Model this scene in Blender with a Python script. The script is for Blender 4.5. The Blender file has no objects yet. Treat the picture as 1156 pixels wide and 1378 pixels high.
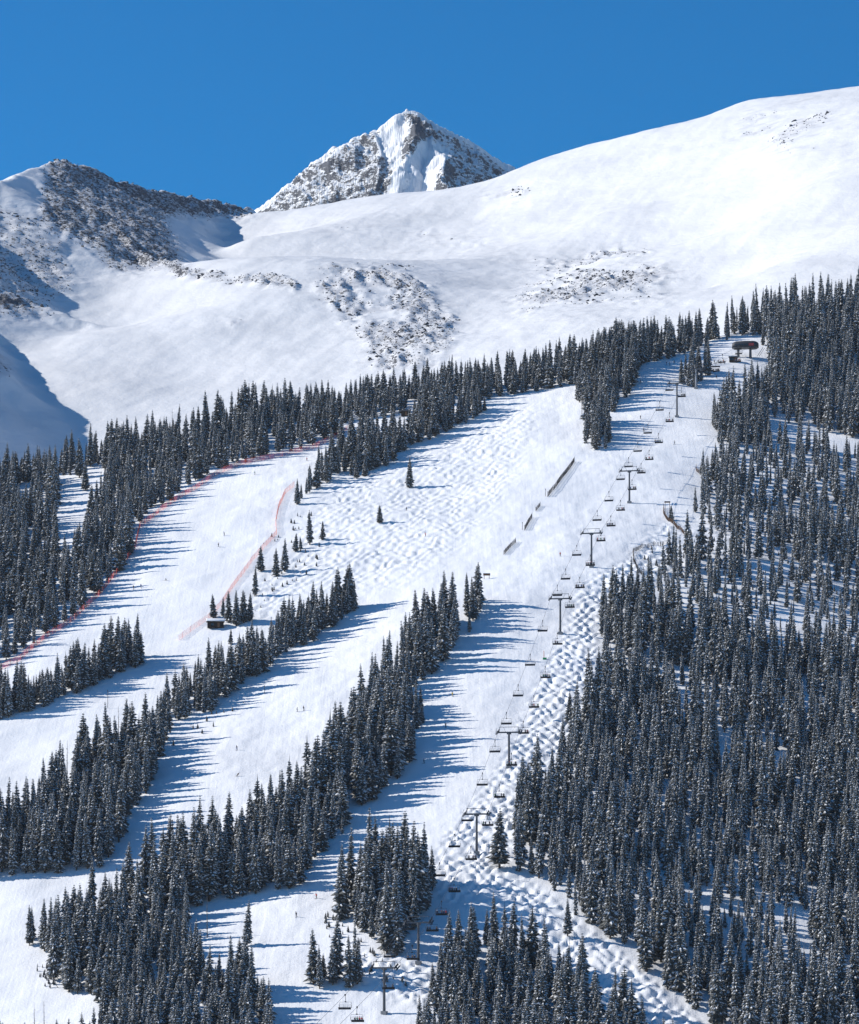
import bpy, bmesh, math, random
import numpy as np
from mathutils import Vector, Matrix

random.seed(7)
RNG = np.random.default_rng(7)
scene = bpy.context.scene
C = scene.collection
R_ = math.radians

# ------------------------------------------------------------------ camera, sky, sun, exposure
F = 4600.0            # focal length in photograph pixels (1156 wide); level lens with vertical shift
CX, HY = 578.0, 1378.0  # the horizon (camera height) lies along the bottom of the frame
cam_d = bpy.data.cameras.new('camera')
cam = bpy.data.objects.new('camera', cam_d)
C.objects.link(cam)
cam.location = (0, 0, 0)
cam.rotation_euler = (R_(90), 0, 0)
cam_d.sensor_fit = 'HORIZONTAL'
cam_d.sensor_width = 36.0
cam_d.lens = 36.0 * F / 1156.0
cam_d.shift_y = 689.0 / 1156.0
cam_d.clip_start = 1.0
cam_d.clip_end = 60000.0
scene.camera = cam

SUN_EL, SUN_AZ = 33.0, 12.0   # azimuth: degrees behind the picture plane, sun on the left
to_sun = Vector((-math.cos(R_(SUN_AZ)) * math.cos(R_(SUN_EL)), math.sin(R_(SUN_AZ)) * math.cos(R_(SUN_EL)), math.sin(R_(SUN_EL))))
world = bpy.data.worlds.new('World')
scene.world = world
world.use_nodes = True
wn = world.node_tree
wn.nodes.clear()
sky = wn.nodes.new('ShaderNodeTexSky')
sky.sky_type = 'NISHITA'
sky.sun_disc = False
sky.sun_elevation = R_(SUN_EL)
sky.sun_rotation = R_(270 + SUN_AZ)
sky.altitude = 3600
sky.air_density = 1.0
sky.dust_density = 0.0
sky.ozone_density = 3.0
hsv = wn.nodes.new('ShaderNodeHueSaturation')
hsv.inputs['Saturation'].default_value = 1.54
hsv.inputs['Hue'].default_value = 0.497
hsv.inputs['Value'].default_value = 1.09
bg = wn.nodes.new('ShaderNodeBackground')
bg.inputs['Strength'].default_value = 0.10
wo = wn.nodes.new('ShaderNodeOutputWorld')
wn.links.new(sky.outputs[0], hsv.inputs['Color'])
wn.links.new(hsv.outputs[0], bg.inputs['Color'])
wn.links.new(bg.outputs[0], wo.inputs['Surface'])
sun_d = bpy.data.lights.new('sun', 'SUN')
sun_d.energy = 4.6
sun_d.angle = R_(0.5)
sun_d.color = (1.0, 0.955, 0.89)
sun = bpy.data.objects.new('sun', sun_d)
C.objects.link(sun)
sun.rotation_euler = to_sun.to_track_quat('Z', 'Y').to_euler()
scene.view_settings.view_transform = 'Standard'
scene.view_settings.look = 'None'
scene.view_settings.gamma = 1.0
scene.view_settings.use_curve_mapping = False
scene.view_settings.exposure = 0.33
scene.cycles.max_bounces = 5
scene.cycles.diffuse_bounces = 3

# ------------------------------------------------------------------ materials
def mat(name, col, rough=0.7, noise=None, bump=None, spec=0.3, metal=0.0):
    m = bpy.data.materials.new(name)
    m.use_nodes = True
    nt = m.node_tree
    b = nt.nodes['Principled BSDF']
    b.inputs['Roughness'].default_value = rough
    b.inputs['Metallic'].default_value = metal
    b.inputs['Specular IOR Level'].default_value = spec
    b.inputs['Base Color'].default_value = (*col, 1)
    tc = nt.nodes.new('ShaderNodeTexCoord')
    if noise:
        sc, amt = noise
        n = nt.nodes.new('ShaderNodeTexNoise')
        n.inputs['Scale'].default_value = sc
        n.inputs['Detail'].default_value = 4
        nt.links.new(tc.outputs['Object'], n.inputs['Vector'])
        mx = nt.nodes.new('ShaderNodeMix'); mx.data_type = 'RGBA'
        mx.inputs[6].default_value = (*[c * (1 - amt) for c in col], 1)
        mx.inputs[7].default_value = (*[min(1, c * (1 + amt)) for c in col], 1)
        nt.links.new(n.outputs['Fac'], mx.inputs[0])
        nt.links.new(mx.outputs[2], b.inputs['Base Color'])
    if bump:
        sc, dist = bump
        n = nt.nodes.new('ShaderNodeTexNoise')
        n.inputs['Scale'].default_value = sc
        n.inputs['Detail'].default_value = 5
        nt.links.new(tc.outputs['Object'], n.inputs['Vector'])
        bp = nt.nodes.new('ShaderNodeBump')
        bp.inputs['Distance'].default_value = dist
        bp.inputs['Strength'].default_value = 1.0
        nt.links.new(n.outputs['Fac'], bp.inputs['Height'])
        nt.links.new(bp.outputs[0], b.inputs['Normal'])
    return m

def snow_rock_mat(name, bump_scale, bump_dist, rock_scale, tone, streaks=False):
    """snow everywhere; bare rock where the point attribute 'rock' and a noise agree"""
    m = bpy.data.materials.new(name)
    m.use_nodes = True
    nt = m.node_tree; N = nt.nodes; L = nt.links
    b = N['Principled BSDF']
    b.inputs['Roughness'].default_value = 0.65
    b.inputs['Specular IOR Level'].default_value = 0.2
    tc = N.new('ShaderNodeTexCoord')
    at = N.new('ShaderNodeAttribute'); at.attribute_name = 'rock'
    mp = N.new('ShaderNodeMapping')
    mp.inputs['Scale'].default_value = (1.0, 0.55, 1.6)
    L.new(tc.outputs['Object'], mp.inputs['Vector'])
    n1 = N.new('ShaderNodeTexNoise'); n1.inputs['Scale'].default_value = rock_scale
    n1.inputs['Detail'].default_value = 7; n1.inputs['Roughness'].default_value = 0.72
    L.new(mp.outputs[0], n1.inputs['Vector'])
    # threshold: rock shows where noise > 1 - attribute
    ad = N.new('ShaderNodeMath'); ad.operation = 'ADD'
    L.new(n1.outputs['Fac'], ad.inputs[0]); L.new(at.outputs['Fac'], ad.inputs[1])
    rm = N.new('ShaderNodeMapRange')
    rm.inputs['From Min'].default_value = 0.985; rm.inputs['From Max'].default_value = 1.055
    L.new(ad.outputs[0], rm.inputs['Value'])
    # rock colour
    n2 = N.new('ShaderNodeTexNoise'); n2.inputs['Scale'].default_value = rock_scale * 2.3
    n2.inputs['Detail'].default_value = 4
    L.new(tc.outputs['Object'], n2.inputs['Vector'])
    rc = N.new('ShaderNodeValToRGB')
    rc.color_ramp.elements[0].color = (0.040, 0.043, 0.055, 1); rc.color_ramp.elements[0].position = 0.35
    rc.color_ramp.elements[1].color = (0.108, 0.113, 0.132, 1); rc.color_ramp.elements[1].position = 0.7
    L.new(n2.outputs['Fac'], rc.inputs['Fac'])
    # snow colour: clean, with faint dusty wind-packed patches
    n3 = N.new('ShaderNodeTexNoise'); n3.inputs['Scale'].default_value = 0.02
    n3.inputs['Detail'].default_value = 5
    L.new(mp.outputs[0], n3.inputs['Vector'])
    sc = N.new('ShaderNodeValToRGB')
    sc.color_ramp.elements[0].color = (tone[0], tone[0] * 1.005, tone[0] * 1.02, 1); sc.color_ramp.elements[0].position = 0.3
    sc.color_ramp.elements[1].color = (tone[1], tone[1] * 1.002, tone[1] * 1.01, 1); sc.color_ramp.elements[1].position = 0.65
    L.new(n3.outputs['Fac'], sc.inputs['Fac'])
    snow_out = sc.outputs[0]
    if streaks:   # wind-borne dust and grass tips lying in level streaks where the snow is scoured thin
        m2 = N.new('ShaderNodeMapping'); m2.inputs['Scale'].default_value = (0.16, 0.4, 1.6)
        L.new(tc.outputs['Object'], m2.inputs['Vector'])
        n4 = N.new('ShaderNodeTexNoise'); n4.inputs['Scale'].default_value = 0.11; n4.inputs['Detail'].default_value = 7; n4.inputs['Roughness'].default_value = 0.65
        L.new(m2.outputs[0], n4.inputs['Vector'])
        a2 = N.new('ShaderNodeMath'); a2.operation = 'MULTIPLY_ADD'; a2.inputs[1].default_value = 0.9
        L.new(at.outputs['Fac'], a2.inputs[0]); L.new(n4.outputs['Fac'], a2.inputs[2])
        r2 = N.new('ShaderNodeMapRange'); r2.inputs['From Min'].default_value = 0.72; r2.inputs['From Max'].default_value = 0.95; r2.inputs['To Max'].default_value = 0.5
        L.new(a2.outputs[0], r2.inputs['Value'])
        x2 = N.new('ShaderNodeMix'); x2.data_type = 'RGBA'
        L.new(r2.outputs[0], x2.inputs[0]); L.new(sc.outputs[0], x2.inputs[6]); x2.inputs[7].default_value = (0.40, 0.40, 0.43, 1)
        snow_out = x2.outputs[2]
    mx = N.new('ShaderNodeMix'); mx.data_type = 'RGBA'
    L.new(rm.outputs[0], mx.inputs[0]); L.new(snow_out, mx.inputs[6]); L.new(rc.outputs[0], mx.inputs[7])
    L.new(mx.outputs[2], b.inputs['Base Color'])
    nb = N.new('ShaderNodeTexNoise'); nb.inputs['Scale'].default_value = bump_scale
    nb.inputs['Detail'].default_value = 6; nb.inputs['Roughness'].default_value = 0.6
    L.new(mp.outputs[0], nb.inputs['Vector'])
    if not streaks:
        m5 = N.new('ShaderNodeMapping'); m5.inputs['Scale'].default_value = (1.0, 0.045, 0.1)
        m5.inputs['Rotation'].default_value = (0, 0, 0.16)
        L.new(tc.outputs['Object'], m5.inputs['Vector'])
        n5 = N.new('ShaderNodeTexNoise'); n5.inputs['Scale'].default_value = 0.55; n5.inputs['Detail'].default_value = 4
        n5.inputs['Distortion'].default_value = 0.4
        L.new(m5.outputs[0], n5.inputs['Vector'])
        a5 = N.new('ShaderNodeMath'); a5.operation = 'MULTIPLY_ADD'; a5.inputs[1].default_value = 0.8
        L.new(n5.outputs['Fac'], a5.inputs[0]); L.new(nb.outputs['Fac'], a5.inputs[2])
        nb_out = a5.outputs[0]
    else:
        nb_out = nb.outputs['Fac']
    hs = N.new('ShaderNodeMath'); hs.operation = 'MULTIPLY_ADD'
    hs.inputs[1].default_value = 2.5
    L.new(rm.outputs[0], hs.inputs[0]); L.new(nb_out, hs.inputs[2])
    bp = N.new('ShaderNodeBump'); bp.inputs['Distance'].default_value = bump_dist
    bp.inputs['Strength'].default_value = 1.0
    L.new(hs.outputs[0], bp.inputs['Height']); L.new(bp.outputs[0], b.inputs['Normal'])
    return m

M = {}
M['slope'] = snow_rock_mat('slope_snow', 0.9, 0.16, 0.5, (0.82, 0.90))
M['bowl'] = snow_rock_mat('mountain_snow', 0.07, 1.1, 0.33, (0.68, 0.76), True)
M['peak'] = snow_rock_mat('peak_snow', 0.06, 2.5, 0.2, (0.80, 0.87))
M['needles'] = mat('needles', (0.112, 0.114, 0.106), 0.9, (0.9, 0.45))
M['tree_snow'] = mat('tree_snow', (0.68, 0.69, 0.71), 0.8)
M['roof_snow'] = mat('roof_snow', (0.86, 0.87, 0.89), 0.7)
M['bark'] = mat('bark', (0.10, 0.075, 0.055), 0.9, (2.0, 0.4))
M['dead_wood'] = mat('dead_wood', (0.16, 0.14, 0.125), 0.9, (2.0, 0.3))
M['steel'] = mat('galvanised_steel', (0.10, 0.105, 0.115), 0.6, (1.0, 0.2), spec=0.4)
M['pale_steel'] = mat('pale_steel', (0.42, 0.43, 0.45), 0.5, (1.0, 0.2))
M['dark_metal'] = mat('dark_metal', (0.03, 0.032, 0.036), 0.5)
M['seat'] = mat('seat_pad', (0.018, 0.018, 0.022), 0.6)
M['concrete'] = mat('concrete', (0.30, 0.29, 0.28), 0.9, (1.0, 0.2))
M['red_net'] = mat('red_net', (0.80, 0.13, 0.10), 0.7)
M['pink_net'] = mat('faded_red_net', (0.85, 0.30, 0.24), 0.7)
M['orange_post'] = mat('orange_post', (0.60, 0.16, 0.05), 0.6)
M['slat'] = mat('weathered_slat', (0.11, 0.095, 0.085), 0.85, (1.5, 0.3))
M['brown_wood'] = mat('brown_wood', (0.17, 0.095, 0.055), 0.8, (1.5, 0.3))
M['log'] = mat('log_wall', (0.045, 0.032, 0.024), 0.85, (1.5, 0.4))
M['roof_dark'] = mat('dark_roof', (0.045, 0.048, 0.055), 0.55, (0.5, 0.2))
M['glass'] = mat('window_glass', (0.03, 0.04, 0.05), 0.1, spec=0.6)
M['red_panel'] = mat('red_panel', (0.55, 0.06, 0.06), 0.5)
M['green_cloth'] = mat('green_cloth', (0.03, 0.35, 0.12), 0.7)
M['skin'] = mat('skin', (0.50, 0.30, 0.21), 0.6)
M['goggles'] = mat('goggle_lens', (0.02, 0.02, 0.02), 0.15, spec=0.6)
M['boot'] = mat('boot', (0.03, 0.03, 0.03), 0.5)
for nm, col in dict(black=(0.02, 0.02, 0.024), red=(0.62, 0.04, 0.03), yellow=(0.75, 0.50, 0.03), blue=(0.04, 0.10, 0.32),
                    grey=(0.16, 0.16, 0.17), brown=(0.16, 0.09, 0.05), green=(0.04, 0.22, 0.09), orange=(0.70, 0.20, 0.03),
                    white=(0.75, 0.75, 0.75)).items():
    M['cloth_' + nm] = mat(nm + '_cloth', col, 0.8, (6.0, 0.15))

# ------------------------------------------------------------------ numpy noise and outlines
_perm = RNG.permutation(512)
_perm = np.concatenate([_perm, _perm, _perm])
_ang = RNG.random(512) * 2 * np.pi
_gx, _gy = np.cos(_ang), np.sin(_ang)

def pnoise(x, y, seed=0):
    x = np.asarray(x, float) + seed * 17.37; y = np.asarray(y, float) + seed * 9.71
    xi = np.floor(x).astype(np.int64); yi = np.floor(y).astype(np.int64)
    fx = x - xi; fy = y - yi
    u = fx * fx * fx * (fx * (fx * 6 - 15) + 10); v = fy * fy * fy * (fy * (fy * 6 - 15) + 10)
    def g(ix, iy, dx, dy):
        h = _perm[(_perm[ix & 511] + iy) & 511]
        return _gx[h] * dx + _gy[h] * dy
    a = g(xi, yi, fx, fy); b = g(xi + 1, yi, fx - 1, fy)
    c = g(xi, yi + 1, fx, fy - 1); d = g(xi + 1, yi + 1, fx - 1, fy - 1)
    return (a + u * (b - a)) * (1 - v) + (c + u * (d - c)) * v

def fbm(x, y, octv=4, seed=0, gain=0.5, ridged=False):
    s = 0; amp = 1.0; f = 1.0
    for o in range(octv):
        n = pnoise(x * f, y * f, seed + o * 3)
        s = s + amp * ((0.5 - np.abs(n)) if ridged else n)
        amp *= gain; f *= 2.03
    return s

GX0, GY0, GS = -400, 0, 2       # outline grid: photograph pixels from (-400, 0), two to a cell
GW, GH = 980, 900
def outline(pts, blur=0):
    """coverage grid (0..1) of a polygon given in photograph pixels"""
    p = np.array(pts, float)
    g = np.zeros((GH, GW))
    j0 = max(0, int((p[:, 0].min() - GX0) / GS) - 1); j1 = min(GW, int((p[:, 0].max() - GX0) / GS) + 2)
    i0 = max(0, int((p[:, 1].min() - GY0) / GS) - 1); i1 = min(GH, int((p[:, 1].max() - GY0) / GS) + 2)
    xs = GX0 + (np.arange(j0, j1) + .5) * GS; ys = GY0 + (np.arange(i0, i1) + .5) * GS
    X, Y = np.meshgrid(xs, ys)
    ins = np.zeros(X.shape, bool)
    for k in range(len(p)):
        (xa, ya), (xb, yb) = p[k], p[(k + 1) % len(p)]
        if ya == yb: continue
        cr = ((ya > Y) != (yb > Y)) & (X < (xb - xa) * (Y - ya) / (yb - ya) + xa)
        ins ^= cr
    g[i0:i1, j0:j1] = ins
    return soft(g, blur) if blur else g

def soft(g, blur):
    r = max(1, int(blur / GS))
    for ax in (0, 1):
        for _ in range(2):
            n = g.shape[ax]
            pad = [(0, 0), (0, 0)]; pad[ax] = (r + 1, r)
            c = np.cumsum(np.pad(g, pad, mode='edge'), axis=ax)
            hi = np.take(c, np.arange(2 * r + 1, 2 * r + 1 + n), axis=ax)
            lo = np.take(c, np.arange(0, n), axis=ax)
            g = (hi - lo) / (2 * r + 1)
    return g

def look(g, px, py):
    j = np.clip((px - GX0) / GS - .5, 0, GW - 1.01); i = np.clip((py - GY0) / GS - .5, 0, GH - 1.01)
    j0 = j.astype(int); i0 = i.astype(int); fj = j - j0; fi = i - i0
    return (g[i0, j0] * (1 - fj) + g[i0, j0 + 1] * fj) * (1 - fi) + (g[i0 + 1, j0] * (1 - fj) + g[i0 + 1, j0 + 1] * fj) * fi

def proj(x, y, z):
    return CX + F * x / y, HY - F * z / y

# ------------------------------------------------------------------ the near ski slope as a height function
S0, TL, TK, TW = 0.432, 0.13, 0.22, 55.0
def splus(v):
    return np.where(v > 30, v, np.log1p(np.exp(np.minimum(v, 30))))
def plane_z(x, y):
    yy = np.maximum(y, 800.0)
    px = CX + F * x / yy
    px0 = 590 + (yy - 1000) * 0.50
    z = S0 * (y - 1000) + yy / F * (TL * (px - CX) - TK * TW * splus((px - px0) / TW))
    return z

_crest = np.array([(-700, 800), (-200, 690), (0, 652), (60, 640), (100, 630), (200, 606), (330, 576), (450, 556), (560, 536), (640, 523),
                   (700, 510), (760, 493), (830, 483), (900, 475), (985, 448), (1040, 440), (1156, 412), (1350, 372), (1800, 300)], float)
_ys = np.arange(850, 2400, 1.0)
def _solve_plane(px, py):
    zz = plane_z((px - CX) / F * _ys, _ys)
    ok = np.nonzero(zz / _ys * F >= HY - py)[0]
    return _ys[ok[0]] if len(ok) else _ys[-1]
_yc = np.array([_solve_plane(a, b) for a, b in _crest])

def smooth_z(x, y):
    x = np.asarray(x, float); y = np.asarray(y, float)
    z = plane_z(x, y)
    px = CX + F * x / np.maximum(y, 800.0)
    yc = np.interp(px, _crest[:, 0], _yc)
    z = z - 0.95 * 10 * splus((y - yc - 24) / 10.0)
    z = z + 3.2 * fbm(x / 95, y / 120, 3, 1) + 0.45 * fbm(x / 17, y / 26, 3, 5)
    # valley floor
    z = -78 + 12 * splus((z + 78) / 12.0)
    return z

# mogul fields and berms, outlined on the photograph
MOG_BIG = soft(outline([(778, 800), (800, 775), (845, 752), (872, 765), (812, 805), (803, 860), (797, 940), (765, 1000), (706, 1062), (694, 1130),
                        (678, 1170), (722, 1195), (800, 1255), (870, 1312), (950, 1385), (1010, 1440), (860, 1440), (780, 1310), (700, 1245),
                        (650, 1210), (592, 1215), (586, 1150), (612, 1112), (664, 1050), (706, 960), (736, 900), (762, 850)]), 6)
MOG_MID = soft(outline([(440, 645), (520, 625), (600, 592), (680, 545), (720, 540), (705, 600), (668, 680), (610, 735), (548, 778), (490, 790),
                        (400, 800), (352, 838), (330, 850), (345, 795), (398, 740), (425, 690)]), 14)
MOG_LOW = soft(outline([(470, 1280), (540, 1290), (605, 1310), (600, 1352), (560, 1352), (500, 1330), (430, 1300)]), 6)
MOG_EDGE = soft(outline([(905, 700), (960, 690), (1000, 740), (940, 770), (870, 790), (850, 745)]), 8)

def bumps(x, y, cx, cy, seed):
    """staggered rounded mounds, warped so that no two are alike"""
    u = x / cx * 1.42; v = y / cy * 1.42
    wu = u + 1.5 * pnoise(u / 3.1, v / 3.1, seed + 50) + 0.55 * pnoise(u / 1.3, v / 1.3, seed + 51)
    wv = v + 1.5 * pnoise(u / 3.3, v / 3.3, seed + 60) + 0.55 * pnoise(u / 1.2, v / 1.2, seed + 61)
    h = np.cos(np.pi * wu) * np.cos(np.pi * wv)
    size = 0.75 + 0.8 * pnoise(u / 2.4, v / 2.4, seed + 70)
    return (h + 0.25 * h * np.abs(h)) * size + 0.45 * pnoise(u * 1.3, v * 1.1, seed + 77) + 0.3 * pnoise(u * 2.6, v * 2.2, seed + 78) + 0.6

def near_z(x, y, detail=True):
    x = np.asarray(x, float); y = np.asarray(y, float)
    z = smooth_z(x, y)
    if detail:
        px, py = proj(x, np.maximum(y, 800.0), z)
        mb = look(MOG_BIG, px, py); mm = look(MOG_MID, px, py); ml = look(MOG_LOW, px, py); me = look(MOG_EDGE, px, py)
        for wgt, amp, cx, cy, sd in ((mb, 0.76, 3.2, 6.0, 3), (mm, 0.40, 3.9, 6.8, 11), (ml, 0.6, 3.0, 6.0, 21), (me, 0.6, 4.4, 7.0, 31)):
            k = np.nonzero(wgt > 0.02)
            if len(k[0]):
                z[k] += wgt[k] * amp * (bumps(x[k], y[k], cx, cy, sd) - 0.6)
        # ungroomed snow under the trees and beside the runs is lumpy
        z = z + 0.25 * fbm(x / 6.0, y / 9.0, 2, 40)
    return z

def at(px, py):
    """the point of the ski slope seen at a photograph pixel"""
    ys = np.arange(900, 2150, 1.0)
    xs = (px - CX) / F * ys
    zz = smooth_z(xs, ys)
    k = np.nonzero(zz / ys * F >= HY - py)[0]
    y = ys[k[0]] if len(k) else ys[int(np.argmax(zz / ys))]
    if len(k) and k[0] > 0:
        a = zz[k[0] - 1] / ys[k[0] - 1] * F; b = zz[k[0]] / y * F
        y = y - (b - (HY - py)) / max(1e-6, b - a)
    x = (px - CX) / F * y
    return Vector((x, y, float(near_z(np.array([x]), np.array([y]))[0])))

# ------------------------------------------------------------------ mesh helpers
def grid_mesh(name, X, Y, Z, material, attrs=None, kind='structure', label=None):
    ny, nx = X.shape
    v = np.stack([X, Y, Z], -1).reshape(-1, 3).astype(np.float32)
    idx = np.arange(nx * ny).reshape(ny, nx)
    q = np.stack([idx[:-1, :-1], idx[:-1, 1:], idx[1:, 1:], idx[1:, :-1]], -1).reshape(-1, 4).astype(np.int32)
    me = bpy.data.meshes.new(name)
    me.vertices.add(len(v)); me.vertices.foreach_set('co', v.ravel())
    me.loops.add(q.size); me.loops.foreach_set('vertex_index', q.ravel())
    me.polygons.add(len(q))
    me.polygons.foreach_set('loop_start', np.arange(0, q.size, 4, dtype=np.int32))
    me.polygons.foreach_set('loop_total', np.full(len(q), 4, np.int32))
    me.update(calc_edges=True)
    me.polygons.foreach_set('use_smooth', np.ones(len(q), bool))
    for k, a in (attrs or {}).items():
        t = me.attributes.new(k, 'FLOAT', 'POINT')
        t.data.foreach_set('value', a.astype(np.float32).ravel())
    me.materials.append(material)
    o = bpy.data.objects.new(name, me)
    C.objects.link(o)
    o['kind'] = kind
    if label: o['label'] = label
    return o

class MB:
    """collects shapes for one mesh"""
    def __init__(s): s.v = []; s.f = []; s.m = []
    def add(s, vs, fs, mi=0):
        b = len(s.v); s.v += [tuple(p) for p in vs]
        s.f += [tuple(b + i for i in f) for f in fs]; s.m += [mi] * len(fs)
    def box(s, c, d, mi=0, rot=None):
        x, y, z = d[0] / 2, d[1] / 2, d[2] / 2
        vs = [Vector((sx * x, sy * y, sz * z)) for sz in (-1, 1) for sy in (-1, 1) for sx in (-1, 1)]
        if rot is not None: vs = [rot @ p for p in vs]
        s.add([p + Vector(c) for p in vs], [(0, 2, 3, 1), (4, 5, 7, 6), (0, 1, 5, 4), (2, 6, 7, 3), (0, 4, 6, 2), (1, 3, 7, 5)], mi)
    def bar(s, a, b, r0, r1=None, n=6, mi=0, cap=True):
        a = Vector(a); b = Vector(b); r1 = r0 if r1 is None else r1
        d = (b - a).normalized()
        u = d.orthogonal().normalized(); w = d.cross(u)
        vs = [p + (u * math.cos(2 * math.pi * k / n) + w * math.sin(2 * math.pi * k / n)) * r for p, r in ((a, r0), (b, r1)) for k in range(n)]
        fs = [(k, (k + 1) % n, n + (k + 1) % n, n + k) for k in range(n)]
        if cap: fs += [tuple(range(n))[::-1], tuple(range(n, 2 * n))]
        s.add(vs, fs, mi)
    def mesh(s, name, mats, smooth=False):
        me = bpy.data.meshes.new(name)
        me.from_pydata(s.v, [], s.f)
        for m in (mats if isinstance(mats, (list, tuple)) else [mats]): me.materials.append(m)
        if len(set(s.m)) > 1: me.polygons.foreach_set('material_index', np.array(s.m, np.int32))
        if smooth: me.polygons.foreach_set('use_smooth', np.ones(len(s.f), bool))
        me.update()
        return me
    def build(s, name, mats, parent=None, loc=None, smooth=False):
        return link(name, s.mesh(name, mats, smooth), parent, loc)

def link(name, me, parent=None, loc=None):
    o = bpy.data.objects.new(name, me)
    C.objects.link(o)
    if parent is not None: o.parent = parent
    if loc is not None: o.location = loc
    return o

def thing(name, label, cat, loc=(0, 0, 0), rz=0.0, group=None):
    o = bpy.data.objects.new(name, None)
    C.objects.link(o)
    o.location = loc; o.rotation_euler = (0, 0, rz)
    o['label'] = label; o['category'] = cat
    if group: o['group'] = group
    return o

def copy_tree(o, parent=None):
    c = o.copy(); C.objects.link(c)
    if parent is not None: c.parent = parent
    for ch in list(o.children): copy_tree(ch, c)
    return c

# ------------------------------------------------------------------ setting: the ski slope
def axis(parts):
    out = [parts[0][0]]
    for a, b, st in parts:
        n = max(1, int(round((b - a) / st)))
        out += list(a + (b - a) * np.arange(1, n + 1) / n)
    return np.array(out)
xs = axis([(-900, -330, 15), (-330, -80, 1.8), (-80, 106, 0.66), (106, 320, 1.8), (320, 900, 15)])
ys = axis([(500, 940, 12), (940, 1480, 1.0), (1480, 1980, 1.5), (1980, 2240, 10)])
X, Y = np.meshgrid(xs, ys)
Z = near_z(X, Y)
rock0 = np.zeros_like(Z)
grid_mesh('ski_slope', X, Y, Z, M['slope'], {'rock': rock0})
print('slope', X.shape)

gx = np.array([-12000, -6000, -900, 0, 900, 6000, 12000.]); gy = np.array([-12000, -6000, 0, 505, 2200, 6000, 14000.])
X, Y = np.meshgrid(gx, gy)
grid_mesh('valley_ground', X, Y, np.full(X.shape, -79.0), M['slope'], {'rock': np.zeros_like(X)})

# ------------------------------------------------------------------ setting: the snow bowl and the mountains
BOWL = [(-300, 700, 2150), (0, 660, 2150), (150, 625, 2150), (300, 590, 2150), (450, 565, 2150), (600, 535, 2120), (750, 505, 2100), (900, 475, 2080),
        (1050, 445, 2050), (1200, 405, 2050), (1500, 380, 2050),
        (60, 560, 2270), (150, 520, 2320), (250, 510, 2340), (350, 480, 2350), (450, 470, 2330), (550, 450, 2330), (640, 440, 2350), (750, 420, 2330),
        (850, 405, 2340), (950, 390, 2350), (1050, 350, 2300), (1156, 310, 2300), (1350, 280, 2300),
        (120, 445, 2500), (200, 425, 2580), (280, 405, 2540), (360, 393, 2510), (450, 385, 2500), (560, 375, 2540), (640, 380, 2580), (720, 382, 2560),
        (820, 345, 2560), (920, 340, 2600), (1050, 270, 2520), (1156, 230, 2500), (1400, 200, 2500),
        (150, 375, 2760), (230, 369, 2680), (300, 366, 2610), (380, 362, 2590), (500, 358, 2610), (600, 352, 2740), (700, 330, 2850), (800, 300, 2800),
        (900, 270, 2800), (1050, 200, 2750), (1156, 170, 2700),
        (330, 322, 3080), (420, 312, 3080), (520, 302, 3080), (640, 290, 3080), (740, 250, 3050), (850, 220, 3000), (950, 190, 2950), (1080, 155, 2900),
        (1156, 140, 2870),
        (0, 430, 2700), (-150, 490, 2650), (-300, 520, 2900), (50, 400, 2800), (200, 400, 3000), (280, 395, 2950), (260, 380, 3200)]
SKYL = [(150, 360, 3500), (300, 300, 3400), (342, 285, 3400), (400, 279, 3400), (470, 268, 3380), (560, 260, 3350), (640, 253, 3300), (697, 244, 3280), (760, 211, 3250),
        (830, 191, 3200), (900, 173, 3150), (960, 158, 3120), (1010, 141, 3100), (1060, 133, 3080), (1120, 126, 3060), (1156, 120, 3050), (1300, 102, 3000), (1500, 98, 3000)]
def w3(p, dz=0.0, dy=0.0):
    px, py, D = p
    return ((px - CX) / F * D, D + dy, (HY - py) / F * D + dz)
ctrl = [w3(p) for p in BOWL] + [w3(p) for p in SKYL] + [w3(p, -75, 330) for p in SKYL] + [w3(p, -260, 800) for p in SKYL[::2]]
ctrl = np.array(ctrl)
def tps_fit(c, lam=40.0):
    P = c[:, :2] / 1000.0; n = len(c)
    r2 = ((P[:, None] - P[None]) ** 2).sum(-1)
    K = 0.5 * r2 * np.log(r2 + 1e-12) + np.eye(n) * lam * 1e-6
    A = np.zeros((n + 3, n + 3)); A[:n, :n] = K
    A[:n, n] = 1; A[:n, n + 1:] = P; A[n, :n] = 1; A[n + 1:, :n] = P.T
    return P, np.linalg.solve(A, np.concatenate([c[:, 2], np.zeros(3)]))
_P, _W = tps_fit(ctrl)
def tps(x, y):
    x = x / 1000.0; y = y / 1000.0
    n = len(_P)
    z = _W[n] + _W[n + 1] * x + _W[n + 2] * y
    for i in range(n):
        r2 = (x - _P[i, 0]) ** 2 + (y - _P[i, 1]) ** 2
        z = z + _W[i] * 0.5 * r2 * np.log(r2 + 1e-12)
    return z

def ridge(x, y, pts, k_left, k_right, wob=(0, 60), seed=0):
    """roof-like ridge: crest polyline in (px, py, D), falling off by k per metre on either side"""
    P = [np.array(w3(p)) for p in pts]
    best = np.full(x.shape, -1e9)
    wx = x + wob[0] * fbm(x / wob[1], y / wob[1], 3, seed); wy = y + wob[0] * fbm(x / wob[1] + 31, y / wob[1], 3, seed + 7)
    for a, b in zip(P[:-1], P[1:]):
        d = b[:2] - a[:2]; L2 = (d ** 2).sum()
        t = np.clip(((wx - a[0]) * d[0] + (wy - a[1]) * d[1]) / L2, 0, 1)
        qx = wx - (a[0] + t * d[0]); qy = wy - (a[1] + t * d[1])
        dist = np.sqrt(qx * qx + qy * qy)
        side = d[0] * qy - d[1] * qx           # >0: left of the direction of travel
        k = np.where(side > 0, k_left, k_right)
        best = np.maximum(best, a[2] + t * (b[2] - a[2]) - k * dist)
    return best
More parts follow.
